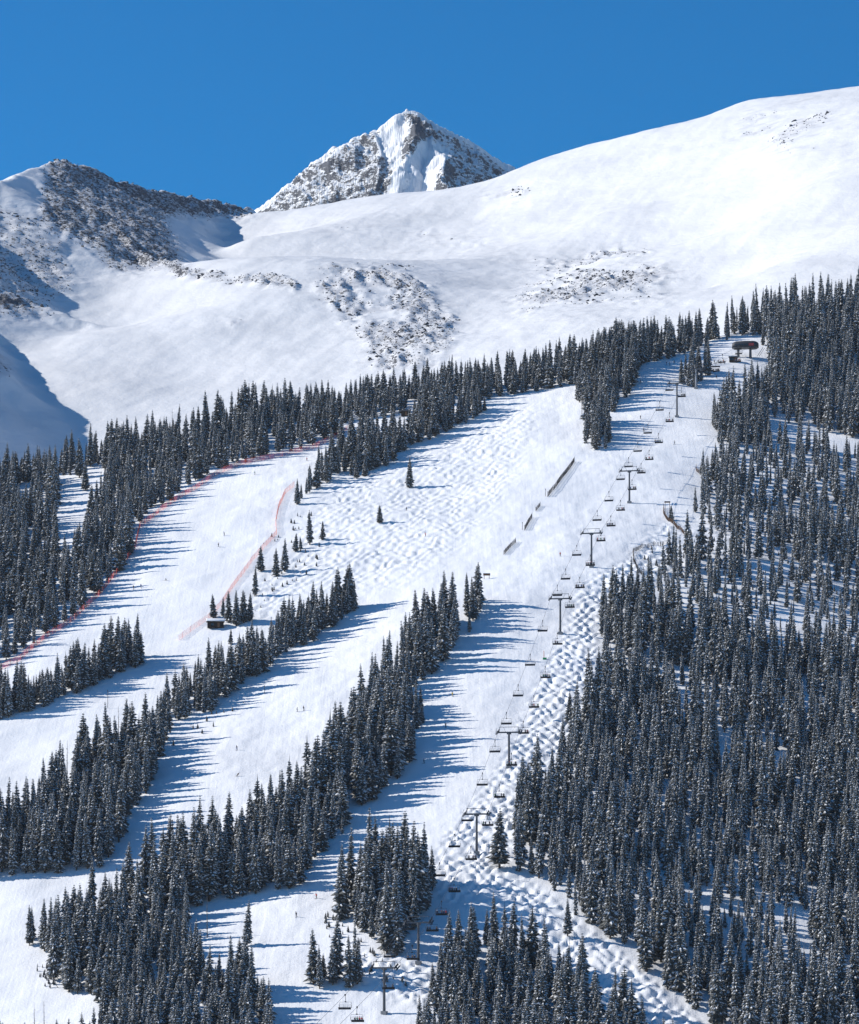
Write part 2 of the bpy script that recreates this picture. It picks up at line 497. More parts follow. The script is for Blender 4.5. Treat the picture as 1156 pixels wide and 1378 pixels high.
def smax(a, b, w):
    return np.maximum(a, b) + w * np.log1p(np.exp(-np.abs(a - b) / w))

PEAK = (87, 216, 3150)
def left_peak(x, y):
    r = ridge(x, y, [PEAK, (130, 231, 3190), (165, 246, 3230), (200, 256, 3280), (250, 266, 3350), (290, 270, 3400), (335, 285, 3450), (380, 330, 3500)], 0.6, 0.88, (14, 50), 1)
    r = np.maximum(r, ridge(x, y, [PEAK, (60, 222, 3085), (30, 231, 3000), (0, 243, 2910), (-120, 300, 2700), (-350, 380, 2500)], 0.57, 0.6, (8, 60), 2))
    r = np.maximum(r, ridge(x, y, [PEAK, (104, 250, 3060), (140, 300, 2950), (190, 338, 2840), (240, 364, 2730)], 0.85, 0.74, (10, 45), 3))
    r = np.maximum(r, ridge(x, y, [(-50, 262, 3050), (-52, 280, 2860), (-56, 312, 2660), (-60, 405, 2560), (-62, 425, 2430), (-110, 418, 2290), (-200, 420, 2180)], 0.75, 0.8, (7, 60), 4))
    r = np.maximum(r, ridge(x, y, [(-62, 385, 2610), (0, 400, 2595), (60, 415, 2580), (130, 440, 2560)], 0.5, 0.6, (10, 40), 5))
    return r

ROCK_L = soft(outline([(55, 225), (75, 195), (110, 200), (200, 236), (300, 255), (350, 270), (335, 300), (290, 300), (225, 295), (250, 340), (245, 364), (150, 372), (110, 330), (50, 290)]), 8) * 0.50 \
    + soft(outline([(-200, 300), (0, 270), (50, 290), (100, 330), (110, 400), (60, 420), (0, 420), (-200, 430)]), 14) * 0.43 \
    + soft(outline([(75, 225), (105, 222), (150, 250), (140, 300), (90, 300), (60, 265)]), 10) * 0.0 \
    + soft(outline([(0, 398), (60, 412), (135, 438), (130, 446), (60, 436), (-60, 425)]), 5) * 0.22 + soft(outline([(-60, 440), (15, 480), (25, 520), (-60, 500)]), 8) * 0.4
ROCK_B = soft(outline([(405, 368), (430, 355), (500, 352), (580, 358), (600, 370), (560, 400), (630, 420), (625, 450), (600, 490), (520, 495), (460, 445), (430, 405)]), 20) * 0.47 \
    + soft(outline([(225, 360), (330, 364), (392, 372), (404, 392), (330, 384), (240, 374)]), 4) * 0.50 \
    + soft(outline([(650, 420), (700, 380), (770, 340), (830, 322), (905, 345), (942, 380), (880, 405), (800, 425), (720, 430)]), 22) * 0.43 \
    + soft(outline([(480, 470), (580, 455), (640, 480), (560, 510), (480, 500)]), 14) * 0.20 \
    + soft(outline([(300, 425), (330, 420), (340, 445), (310, 450)]), 5) * 0.33 \
    + soft(outline([(420, 290), (560, 300), (760, 330), (740, 350), (560, 330), (400, 320)]), 16) * 0.34 \
    + soft(outline([(640, 250), (720, 245), (730, 270), (640, 275)]), 10) * 0.32 \
    + soft(outline([(960, 145), (1156, 125), (1156, 215), (1080, 225), (960, 190)]), 20) * 0.29
def far_z(x, y):
    b = tps(x, y)
    b = b + 0.5 * fbm(x / 14 - y / 50, y / 34, 3, 73) + 7.0 * fbm(x / 260, y / 320, 3, 70) + 1.6 * fbm(x / 50 + y / 160, y / 80, 3, 71)
    l = left_peak(x, y)
    z = smax(b, l, 5.0)
    px, py = proj(x, y, z)
    brk = np.clip(1.0 + .85 * fbm(x / 48 + y / 140, y / 80, 4, 140), .35, 1.25)
    rb = np.minimum(look(ROCK_B, px, py) * brk, .445)
    rk = look(ROCK_L, px, py) + rb
    crag = fbm(x / 15 + y / 70, y / 42, 4, 80, 0.6, ridged=True) - 0.55
    rl = np.clip(look(ROCK_L, px, py), 0, .6); rb = np.clip(rb, 0, .6)
    fine = fbm(x / 8.5 + y / 40, y / 24, 4, 86, 0.62, ridged=True) - 0.55
    rb = np.clip((rb - .22) * 1.9, 0.03 * (rb > .1), .5)
    z = z + rb * 20.0 * crag + rl * (6.0 * crag + 8.0 * fine) + rb * 5.0 * fine + (rl + rb) * 2.5 * fbm(x / 9, y / 12, 2, 85)
    return z, rk
xs = axis([(-1500, -460, 16), (-460, -150, 2.8), (-150, 240, 1.9), (240, 470, 3.2), (470, 1500, 16)])
ys = axis([(2040, 2200, 16), (2200, 2780, 2.6), (2780, 3520, 4.0), (3520, 4400, 25)])
X, Y = np.meshgrid(xs, ys)
Z, RK = far_z(X, Y)
def steepness(Z, ys, xs):
    a, b = np.gradient(Z, ys, xs); return np.hypot(a, b)
RK = np.where(RK > .25, RK + .13 * np.clip(steepness(Z, ys, xs) - .85, -.5, .9), RK)
grid_mesh('snow_mountain', X, Y, Z, M['bowl'], {'rock': RK})
print('far', X.shape)

# the pyramid peak behind the saddle
APEX = (553, 149, 5200)
def peak_z(x, y):
    w = (16, 70)
    r = ridge(x, y, [APEX, (530, 158, 5190), (505, 178, 5170), (480, 186, 5160), (440, 212, 5150), (400, 238, 5140), (342, 284, 5120), (200, 390, 5100)], 0.9, 0.8, w, 21)
    r = np.maximum(r, ridge(x, y, [APEX, (580, 162, 5220), (600, 175, 5240), (640, 197, 5260), (697, 231, 5300), (800, 310, 5350)], 0.8, 0.95, w, 22))
    r = np.maximum(r, ridge(x, y, [(505, 178, 5170), (512, 215, 5080), (500, 262, 4980), (480, 330, 4850)], 0.95, 0.95, w, 23))
    r = np.maximum(r, ridge(x, y, [APEX, (556, 175, 5130), (548, 215, 5050)], 1.2, 1.0, (12, 40), 24))
    r = np.maximum(r, ridge(x, y, [(580, 162, 5220), (590, 205, 5080), (600, 250, 4950), (600, 320, 4800)], 0.95, 0.95, w, 25))
    r = np.maximum(r, ridge(x, y, [(400, 238, 5140), (420, 265, 5060), (420, 320, 4900)], 0.95, 0.95, w, 26))
    r = np.maximum(r, ridge(x, y, [(640, 199, 5260), (645, 240, 5120), (650, 300, 5000)], 0.95, 1.0, w, 27))
    px, py = proj(x, y, r)
    rk = look(PK_ROCK, px, py)
    r = r + (18 * (fbm(x / 30 + y / 200, y / 62, 5, 90, 0.58, ridged=True) - .5) + 13 * (fbm(x / 13 + y / 90, y / 30, 3, 97, 0.6, ridged=True) - .5)) * (0.05 + rk)
    return r, rk
PK_ROCK = soft(outline([(330, 300), (400, 230), (480, 182), (508, 172), (515, 205), (530, 215), (535, 240), (520, 262), (500, 300), (300, 340)]), 6) * 0.53 \
    + soft(outline([(545, 155), (565, 155), (570, 180), (555, 215), (536, 220), (535, 195), (548, 180)]), 5) * 0.56 \
    + soft(outline([(565, 160), (600, 172), (700, 234), (760, 290), (580, 300), (585, 235), (600, 205), (572, 190), (562, 195)]), 6) * 0.53 \
    + soft(outline([(500, 170), (545, 148), (560, 150), (540, 165), (510, 185)]), 6) * 0.42 + soft(outline([(545, 225), (560, 230), (555, 250), (545, 250)]), 5) * .42
xs = axis([(-900, -330, 25), (-330, 270, 2.2), (270, 900, 25)]); ys = axis([(4500, 4850, 20), (4850, 5330, 3.2), (5330, 6000, 30)])
X, Y = np.meshgrid(xs, ys)
Z, RK = peak_z(X, Y)
RK = RK * 0.96 + np.where(RK > .2, .20, .06) * np.clip(steepness(Z, ys, xs) - 1.25, -.7, .8)
Z = np.maximum(Z, 500.0)
grid_mesh('rocky_peak', X, Y, Z, M['peak'], {'rock': RK})

# ------------------------------------------------------------------ thin mountain air
air = bpy.data.materials.new('air'); air.use_nodes = True
an = air.node_tree; an.nodes.clear()
pv = an.nodes.new('ShaderNodeVolumePrincipled'); ao = an.nodes.new('ShaderNodeOutputMaterial')
pv.inputs['Color'].default_value = (0.80, 0.88, 1.0, 1)
pv.inputs['Density'].default_value = 0.000016
pv.inputs['Anisotropy'].default_value = 0.2
an.links.new(pv.outputs[0], ao.inputs['Volume'])
hz = MB(); hz.box((0, 1000, 671), (24400, 26400, 1502))
o = hz.build('haze', air); o['kind'] = 'stuff'; o['label'] = 'thin blue mountain air over the whole valley'

# ------------------------------------------------------------------ spruce trees
def make_spruce(seed, h=18.0, R=2.4, snow=0.45, levels=46, ragged=0.25, top=1.0):
    """returns three shape collections: crown (needles), snow on the boughs, trunk"""
    rg = random.Random(seed)
    cr, sn, tk = MB(), MB(), MB()
    z0 = h * rg.uniform(.05, .10)
    lean = (rg.uniform(-.012, .012) * h, rg.uniform(-.012, .012) * h)
    def ax(z): return Vector((lean[0] * (z / h) ** 2, lean[1] * (z / h) ** 2, z))
    # dark inner core of twigs
    n = 6
    rings = []
    for k in range(5):
        t = k / 4
        z = z0 + (h * .97 - z0) * t
        r = max(.03, R * .34 * (1 - t) ** .8)
        rings.append([ax(z) + Vector((math.cos(a) * r * rg.uniform(.8, 1.2), math.sin(a) * r * rg.uniform(.8, 1.2), 0)) for a in [2 * math.pi * q / n + k for q in range(n)]])
    for k in range(4):
        cr.add(rings[k] + rings[k + 1], [(q, (q + 1) % n, n + (q + 1) % n, n + q) for q in range(n)])
    for lv in range(int(levels * top)):
        t = (lv + rg.uniform(-.3, .3)) / levels
        t = min(max(t, 0), .985)
        z = z0 + (h - z0) * t
        rr = R * (1 - t) ** .72 * (min(1, .60 + t * 2.6)) * rg.uniform(1 - ragged, 1 + ragged * .6) + .14
        nb = 9 if t < .6 else (7 if t < .85 else 5)
        a0 = rg.uniform(0, 6.28)
        for b in range(nb):
            a = a0 + 2 * math.pi * b / nb + rg.uniform(-.35, .35)
            ln = rr * rg.uniform(.62, 1.18)
            if rg.random() < .06: continue
            d = Vector((math.cos(a), math.sin(a), 0)); s = Vector((-d.y, d.x, 0))
            droop = ln * rg.uniform(.22, .5) * (1.15 - .8 * t)
            wd = ln * rg.uniform(.20, .32) + .09
            root = ax(z) + d * (.06 * ln)
            mid = ax(z) + d * (.58 * ln) + Vector((0, 0, -droop * .35 + .05 * ln))
            tip = ax(z) + d * ln + Vector((0, 0, -droop))
            ml = mid - s * wd + Vector((0, 0, -.20 * ln - .05)); mr = mid + s * wd + Vector((0, 0, -.20 * ln - .05))
            low = mid + Vector((0, 0, -.30 * ln))
            cr.add([root, ml, mid, mr, tip, low], [(0, 2, 1), (0, 3, 2), (2, 4, 1), (2, 3, 4), (0, 1, 5, 3), (1, 4, 3, 5)])
            if rg.random() < snow:
                up = Vector((0, 0, .05 + .05 * ln))
                k1 = rg.uniform(.25, .7); k2 = rg.uniform(.25, .7)
                r2 = root.lerp(mid, rg.uniform(.15, .5)) + up; m2 = mid + up * 1.9
                t2 = mid.lerp(tip, rg.uniform(.7, 1.0)) + up
                l2 = mid.lerp(ml, k1) + up * .8; q2 = mid.lerp(mr, k2) + up * .8
                sn.add([r2, l2, m2, q2, t2], [(0, 2, 1), (0, 3, 2), (2, 4, 1), (2, 3, 4)])
    tk.bar((0, 0, -1.2), ax(h * .5), .022 * h ** .9, .012 * h ** .9, 6)
    tk.bar(ax(h * .5), ax(h * .995), .012 * h ** .9, .02, 5)
    return cr, sn, tk

VAR = [make_spruce(11, R=2.5, snow=.66), make_spruce(23, R=2.9, snow=.58, ragged=.34), make_spruce(37, R=2.15, snow=.72),
       make_spruce(41, R=2.7, snow=.50, ragged=.42), make_spruce(53, R=2.4, snow=.80), make_spruce(67, R=1.85, snow=.62, ragged=.32),
       make_spruce(71, R=2.9, snow=.6, ragged=.55, levels=36), make_spruce(89, h=16.6, R=2.2, snow=.55, ragged=.5, top=.86)]
VAR_ME = [(cr.mesh('crown', M['needles']), sn.mesh('snow_load', M['tree_snow']), tk.mesh('trunk', M['bark'])) for cr, sn, tk in VAR]

# stands of trees: outlines of the ground they stand on, spacing (m), mean height (m), share kept, how the photograph shows them
STANDS = [
 dict(k='upper', short='forest beside the red netting', sp=5.6, h=17, den=.95, pts=[(-300, 900), (0, 899), (60, 858), (102, 830), (150, 785), (178, 742), (183, 708), (235, 670), (290, 634), (345, 618), (420, 603), (450, 588), (470, 572), (560, 552), (620, 542), (660, 537), (655, 520), (560, 534), (450, 554), (330, 574), (200, 604), (100, 628), (0, 650), (-300, 700)]),
 dict(k='rib', short='band above the mogul field', sp=5.0, h=16, den=.9, pts=[(398, 678), (430, 656), (455, 642), (480, 638), (515, 632), (545, 608), (580, 594), (625, 574), (660, 556), (640, 546), (600, 556), (560, 566), (530, 582), (480, 602), (450, 622), (420, 642)]),
 dict(k='crest', short='crest behind the wide run', sp=5.2, h=16, den=.95, pts=[(640, 541), (700, 531), (775, 519), (900, 484), (985, 456), (985, 449), (900, 475), (830, 482), (760, 494), (700, 507), (640, 521)]),
 dict(k='knob', short='clump by the upper lift', sp=4.6, h=17, den=1, pts=[(775, 519), (777, 548), (800, 553), (825, 556), (841, 541), (852, 522), (856, 500), (880, 482), (830, 478)]),
 dict(k='tail', short='little clump below the dense clump', sp=4.6, h=15, den=1, pts=[(783, 586), (790, 603), (812, 609), (823, 590), (826, 566), (800, 568), (786, 572)]),
 dict(k='summit', short='small clump by the top tower', sp=4.6, h=15, den=.9, pts=[(914, 503), (914, 518), (930, 522), (952, 521), (956, 505), (940, 498)]),
 dict(k='east_top', w=0.8, short='forest around the lift station', sp=5.2, h=20, den=.95, pts=[(985, 446), (985, 453), (1024, 456), (1036, 495), (1030, 534), (985, 538), (964, 560), (957, 574), (968, 596), (1000, 604), (1040, 590), (1040, 566), (1160, 598), (1500, 660), (1500, 360), (1156, 414), (1040, 438)]),
 dict(k='east_mid', w=0.76, short='trees under the snow band', sp=6.0, h=16.5, den=.9, pts=[(968, 596), (945, 650), (914, 672), (925, 690), (960, 715), (950, 760), (1000, 790), (1156, 850), (1500, 900), (1500, 660), (1160, 618), (1040, 590)]),
 dict(k='east_gap', w=0.76, short='open slope by the slat fence', sp=5.6, h=16, den=.85, pts=[(925, 735), (885, 765), (880, 800), (935, 850), (1156, 900), (1500, 900), (1156, 850), (1000, 790), (950, 755)]),
 dict(k='east', w=0.8, short='forest beside the moguls', sp=5.0, h=18.5, den=.95, pts=[(845, 800), (806, 838), (812, 890), (800, 945), (770, 1000), (726, 1066), (698, 1090), (694, 1135), (678, 1168), (722, 1192), (765, 1228), (805, 1254), (855, 1293), (905, 1342), (960, 1392), (1030, 1470), (1500, 1470), (1500, 900), (1156, 895), (935, 850)]),
 dict(k='south', short='foot stand below moguls', sp=4.4, h=18.5, den=.97, pts=[(577, 1335), (584, 1376), (560, 1400), (560, 1470), (950, 1470), (890, 1440), (845, 1400), (790, 1354), (738, 1310), (690, 1280), (650, 1266), (618, 1292)]),
 dict(k='mid_south', short='island by the lowest towers', sp=4.2, h=19, den=1, pts=[(443, 1222), (447, 1236), (474, 1252), (500, 1272), (520, 1292), (536, 1290), (550, 1262), (582, 1214), (586, 1188), (560, 1178), (500, 1190), (466, 1204)]),
 dict(k='islet', short='small islet by the lowest run', sp=4.7, h=18, den=1, pts=[(418, 1318), (424, 1330), (445, 1336), (478, 1340), (491, 1334), (486, 1312), (450, 1302), (428, 1302)]),
 dict(k='centre', short='long central stand', sp=5.0, h=18.5, den=.9, pts=[(462, 1078), (488, 1086), (512, 1076), (546, 1042), (566, 1004), (570, 930), (592, 896), (616, 870), (638, 845), (652, 812), (655, 800), (640, 806), (612, 832), (580, 845), (548, 872), (520, 905), (492, 960), (474, 990), (440, 1040), (462, 1052)]),
 dict(k='west_low', short='stand above the lowest run', sp=4.7, h=19, den=.98, pts=[(461, 1128), (436, 1156), (411, 1185), (380, 1206), (330, 1211), (270, 1214), (200, 1202), (150, 1217), (205, 1192), (262, 1172), (320, 1130), (360, 1092), (400, 1078), (440, 1050), (462, 1085)]),
 dict(k='south_west', short='corner stand by the track', sp=4.4, h=17.2, den=.98, pts=[(36, 1262), (38, 1285), (66, 1290), (72, 1332), (104, 1340), (132, 1340), (132, 1470), (366, 1470), (362, 1372), (348, 1335), (300, 1326), (262, 1300), (252, 1250), (270, 1214), (200, 1202), (150, 1217), (95, 1242)]),
 dict(k='corner', short='treetops below the track', sp=5.0, h=16, den=.9, pts=[(-100, 1440), (20, 1430), (70, 1420), (132, 1405), (132, 1480), (-100, 1480)]),
 dict(k='west', short='left stand between runs', sp=4.5, h=18.2, den=.98, pts=[(-300, 1190), (0, 1184), (60, 1181), (130, 1173), (162, 1140), (176, 1096), (210, 1056), (227, 1020), (220, 985), (190, 1003), (120, 1032), (60, 1074), (0, 1118), (-300, 1160)]),
 dict(k='strip', short='slanting strip below the hut', sp=3.9, h=16.5, den=.97, pts=[(203, 990), (224, 1000), (232, 972), (285, 957), (330, 922), (382, 884), (430, 859), (457, 838), (483, 822), (476, 810), (440, 832), (395, 848), (340, 884), (270, 920), (228, 945)]),
 dict(k='far_strip', short='low strip beside the netting', sp=3.5, h=16, den=.97, pts=[(-200, 985), (0, 969), (60, 951), (130, 922), (188, 897), (184, 884), (130, 904), (60, 934), (0, 954), (-200, 968)]),
]
CLEARINGS = [soft(outline([(78, 648), (134, 630), (142, 640), (134, 680), (126, 725), (100, 748), (68, 752), (62, 700)]), 4),
             soft(outline([(20, 660), (46, 650), (40, 700), (22, 700)]), 4),
             soft(outline([(1030, 566), (1040, 564), (1160, 598), (1300, 630), (1300, 650), (1156, 616), (1035, 580)]), 3),
             soft(outline([(1085, 655), (1160, 680), (1300, 720), (1300, 760), (1156, 724), (1080, 690)]), 10) * .35,
             soft(outline([(905, 700), (960, 700), (1000, 740), (1150, 770), (1150, 800), (1000, 775), (930, 745)]), 10) * .55,
             soft(outline([(870, 880), (900, 860), (960, 950), (1060, 1020), (1050, 1060), (960, 1010), (900, 950)]), 12) * .7,
             soft(outline([(930, 905), (985, 930), (1010, 1000), (990, 1010), (950, 960)]), 8) * .5,
             soft(outline([(1000, 830), (1070, 850), (1156, 870), (1156, 885), (1060, 870), (1000, 850)]), 8) * .5,
             soft(outline([(905, 800), (930, 810), (940, 880), (925, 890), (905, 840)]), 8) * .6]
clear = np.max(np.stack(CLEARINGS), 0)
pts_all = []
for si, st in enumerate(STANDS):
    p = np.array(st['pts'], float)
    # world bounds of the outline
    w = np.array([at(np.clip(a, -300, 1450), min(b, 1470))[:2] for a, b in st['pts']])
    x0, y0 = w.min(0) - 10; x1, y1 = w.max(0) + 10
    sp = st['sp']
    gx_, gy_ = np.meshgrid(np.arange(x0, x1, sp), np.arange(y0, y1, sp * 1.1))
    gx_ = gx_ + ((np.arange(gx_.shape[0]) % 2) * sp * .5)[:, None]
    xx = (gx_ + RNG.uniform(-.42, .42, gx_.shape) * sp).ravel(); yy = (gy_ + RNG.uniform(-.42, .42, gx_.shape) * sp).ravel()
    zz = smooth_z(xx, yy)
    px, py = proj(xx, yy, zz)
    g = outline(st['pts'])
    keep = (look(g, px, py) > .5) & (RNG.random(len(xx)) < st['den'] * (1 - .97 * look(clear, px, py)))
    if st['k'].startswith('east') or st['k'] == 'upper': keep &= fbm(xx / 23, yy / 40, 2, 44) > -.5
    for x, y in zip(xx[keep], yy[keep]):
        u = RNG.random()
        hh = st['h'] * (1 + .55 * float(pnoise(x / 46, y / 70, 90))) * (RNG.uniform(.68, 1.26) if u > .2 else RNG.uniform(.42, .75))
        pts_all.append((x, y, hh, si))
# single trees standing on open snow: (px, py of the foot, height in px, label)
LONE = [(551, 656, 43, 'lone tall spruce standing in the middle of the mogul field'), (511, 704, 26, 'small lone spruce downhill of the tall one on the mogul field'),
        (417, 733, 48, 'conical spruce at the left edge of the mogul field beside a smaller one'), (434, 727, 26, 'little spruce beside the taller conical one at the mogul field edge'),
        (400, 679, 36, 'spruce at the lowest tip of the band of trees, beside the pink netting'), (480, 645, 24, 'short spruce at the lower fringe of the band of trees, the lower of two'),
        (491, 641, 30, 'short spruce at the lower fringe of the band of trees, the upper of two'),
        (351, 769, 36, 'round-topped spruce close to the pink netting above the log hut'), (343, 802, 42, 'spruce below the round-topped one beside the pink netting'),
        (372, 776, 40, 'thin spruce in the pair uphill of the log hut, the thinner one'), (383, 770, 46, 'broad spruce in the pair uphill of the log hut'),
        (398, 742, 26, 'small spruce between the conical one and the pair uphill of the log hut'), (405, 738, 18, 'tiny spruce beside a small one under the conical spruce'),
        (287, 832, 34, 'spruce touching the uphill corner of the log hut roof'), (300, 830, 28, 'second spruce beside the log hut, directly behind its roof'),
        (308, 838, 44, 'spruce beside the log hut end wall'), (318, 842, 50, 'tallest spruce of the clump beside the log hut'), (328, 838, 46, 'spruce of the hut clump standing third from its outer end'),
        (336, 836, 40, 'outermost spruce of the clump beside the log hut'),
        (652, 553, 18, 'bushy little spruce on the bank at the head of the wide run'),
        (332, 1274, 64, 'isolated tall spruce at the junction of the lowest groomed run and a side track'),
        (310, 867, 22, 'short spruce directly below the log hut'), (945, 640, 30, 'spruce at the bend of the brown fence beside the lift run'),
        (903, 700, 22, 'small spruce behind the wooden sign on the lift run edge'), (960, 646, 42, 'taller spruce behind the bend of the brown fence'),
        (188, 894, 46, 'tallest spruce at the uphill end of the low strip beside the berm'), (462, 826, 42, 'slender spruce in the pair at the uphill tip of the slanting strip'),
        (476, 820, 40, 'slender spruce at the very tip of the slanting strip'), (764, 1262, 52, 'narrow spruce on the mogul strip above the foot stand'),
        (672, 1170, 82, 'spruce out in front of the dense forest, on the mogul strip'), (766, 975, 46, 'spruce leaning out from the dense forest edge over the mogul strip')]
n_forest = len(pts_all)
print('forest trees', n_forest)
P3 = np.array([(a, b, c, d) for a, b, c, d in pts_all])
tz = near_z(P3[:, 0], P3[:, 1])
tv = RNG.choice(8, n_forest, p=[.15, .13, .15, .13, .14, .12, .10, .08]); trot = RNG.uniform(0, 6.283, n_forest); twid = RNG.uniform(.82, 1.28, n_forest)
twid = twid * np.array([st.get('w', 1.0) for st in STANDS])[P3[:, 3].astype(int)]
# bald spires and the like stay out of the forest; find the three hundred trees that show largest
tpx, tpy = proj(P3[:, 0], P3[:, 1], tz)
thp = P3[:, 2] * F / P3[:, 1]
buf = np.full((1378, 1156), -1, np.int32)
for i in np.argsort(-P3[:, 1]):
    hb = thp[i]; w0 = hb * .15 * twid[i]
    ya = int(tpy[i] - hb); yb = int(tpy[i])
    for yy in range(max(0, ya), min(1378, yb), 1):
        ww = max(.6, w0 * (yy - ya) / max(1, hb))
        a = max(0, int(tpx[i] - ww)); b = min(1156, int(tpx[i] + ww) + 1)
        if b > a: buf[yy, a:b] = i
seen = np.bincount(buf[buf >= 0], minlength=n_forest)
N_IND = 300 - len(LONE)
ind = np.argsort(-seen)[:N_IND]
ind = [i for i in ind if seen[i] > 0]
rest = np.setdiff1d(np.arange(n_forest), ind)
rest = rest[(tpx[rest] > -260) & (tpx[rest] < 1420)]

def make_proto(vi):
    t = thing('spruce_tree', 'x', 'tree')
    cr = link('crown', VAR_ME[vi][0], t); link('snow_load', VAR_ME[vi][1], cr)['kind'] = 'stuff'; link('trunk', VAR_ME[vi][2], t)
    return t
protos = [make_proto(v) for v in range(8)]
used = [False] * 8
NTILT = np.random.default_rng(3).normal(0, .022, (4000, 2))
ntree = [0]
def put_tree(x, y, z, h, vi, rot, wid, label, group):
    t = protos[vi] if not used[vi] else copy_tree(protos[vi])
    used[vi] = True
    t.location = (x, y, z); a_ = NTILT[ntree[0]]; ntree[0] += 1
    t.rotation_euler = (a_[0], a_[1], rot)
    k = h / 18.0
    t.scale = (k * wid, k * wid, k)
    t['label'] = label; t['category'] = 'tree'
    if group: t['group'] = group
    elif 'group' in t: del t['group']
    return t
ORD = ['first', 'second', 'third', 'fourth', 'fifth', 'sixth', 'seventh', 'eighth', 'ninth', 'tenth', 'eleventh', 'twelfth', 'thirteenth', 'fourteenth', 'fifteenth', 'sixteenth', 'seventeenth', 'eighteenth', 'nineteenth', 'twentieth']
by_stand = {}
for i in ind: by_stand.setdefault(int(P3[i, 3]), []).append(i)
for si, lst in by_stand.items():
    st = STANDS[si]
    ys_ = np.array([tpy[i] for i in lst])
    nz = 1 if len(lst) < 10 else (2 if len(lst) < 30 else 4)
    cuts = np.quantile(ys_, [q / nz for q in range(1, nz)]) if nz > 1 else []
    zn = {1: [''], 2: ['upper part of ', 'lower part of '], 4: ['top of ', 'upper middle of ', 'lower middle of ', 'foot of ']}[nz]
    classes = {}
    for i in lst:
        hh = P3[i, 2] / st['h']
        size = 'tall ' if hh > 1.16 else ('' if hh > .95 else 'short ')
        width = 'broad ' if twid[i] / st.get('w', 1.0) > 1.14 else 'slim '
        classes.setdefault((size + width + 'spruce', zn[int(np.searchsorted(cuts, tpy[i]))]), []).append(i)
    for (what, zone), members in classes.items():
        members.sort(key=lambda i: tpx[i])
        for q, i in enumerate(members):
            o_ = ORD[min(q, 19)] + ' ' if len(members) > 1 else ''
            lab = o_ + what + (' from the left, ' if len(members) > 1 else ', ') + zone + 'the ' + st['short']
            put_tree(P3[i, 0], P3[i, 1], tz[i] - .15, P3[i, 2], int(tv[i]), trot[i], twid[i], lab, 'spruces of the ' + st['short'])
for k, (px, py, hp, lab) in enumerate(LONE):
    p = at(px, py)
    put_tree(p.x, p.y, p.z - .15, hp * p.y / F, k % 6 if k % 6 != 5 else 1, k * 1.7, 1.2 if hp > 30 else 1.35, lab, 'single spruces on open snow')

# the rest of the forest: one object, a spruce instanced on every point
tree_lib = bpy.data.collections.new('forest_kinds')
for vi, (cr, sn, tk) in enumerate(VAR):
    a = MB()
    a.add(cr.v, cr.f, 0); a.add(sn.v, sn.f, 1); a.add(tk.v, tk.f, 2)
    tree_lib.objects.link(bpy.data.objects.new('forest_kind_%d' % vi, a.mesh('forest_kind', [M['needles'], M['tree_snow'], M['bark']])))
def scatter(name, pos, rot, scl, idx, lib, label):
    me = bpy.data.meshes.new(name)
    me.vertices.add(len(pos)); me.vertices.foreach_set('co', np.asarray(pos, np.float32).ravel())
    for nm, tp, arr in (('rot', 'FLOAT_VECTOR', rot), ('scl', 'FLOAT_VECTOR', scl)):
        t = me.attributes.new(nm, tp, 'POINT'); t.data.foreach_set('vector', np.asarray(arr, np.float32).ravel())
    t = me.attributes.new('kind_index', 'INT', 'POINT'); t.data.foreach_set('value', np.asarray(idx, np.int32))
    o = link(name, me); o['kind'] = 'stuff'; o['label'] = label
    ng = bpy.data.node_groups.new(name, 'GeometryNodeTree')
    ng.interface.new_socket('Geometry', in_out='INPUT', socket_type='NodeSocketGeometry')
    ng.interface.new_socket('Geometry', in_out='OUTPUT', socket_type='NodeSocketGeometry')
    N = ng.nodes; L = ng.links
    gi = N.new('NodeGroupInput'); go = N.new('NodeGroupOutput')
    ci = N.new('GeometryNodeCollectionInfo'); ci.inputs['Collection'].default_value = lib
    ci.inputs['Separate Children'].default_value = True; ci.inputs['Reset Children'].default_value = True
    ip = N.new('GeometryNodeInstanceOnPoints'); ip.inputs['Pick Instance'].default_value = True
    def named(nm, tp):
        q = N.new('GeometryNodeInputNamedAttribute'); q.data_type = tp; q.inputs['Name'].default_value = nm
        return next(s for s in q.outputs if s.enabled and s.name == 'Attribute')
    L.new(gi.outputs[0], ip.inputs['Points']); L.new(ci.outputs[0], ip.inputs['Instance'])
    L.new(named('kind_index', 'INT'), ip.inputs['Instance Index'])
    er = N.new('FunctionNodeEulerToRotation'); L.new(named('rot', 'FLOAT_VECTOR'), er.inputs[0])
    L.new(er.outputs[0], ip.inputs['Rotation']); L.new(named('scl', 'FLOAT_VECTOR'), ip.inputs['Scale'])
    L.new(ip.outputs[0], go.inputs[0])
    md = o.modifiers.new('scatter', 'NODES'); md.node_group = ng
    return o
k = P3[rest, 2] / 18.0
scatter('spruce_forest', np.stack([P3[rest, 0], P3[rest, 1], tz[rest] - .15], -1), np.stack([RNG.normal(0, .022, len(k)), RNG.normal(0, .022, len(k)), trot[rest]], -1),
        np.stack([k * twid[rest], k * twid[rest], k], -1), tv[rest], tree_lib, 'mass of snow-dusted spruces filling the stands behind the nearer trees')
print('individual trees', len(ind) + len(LONE), 'rest', len(rest))

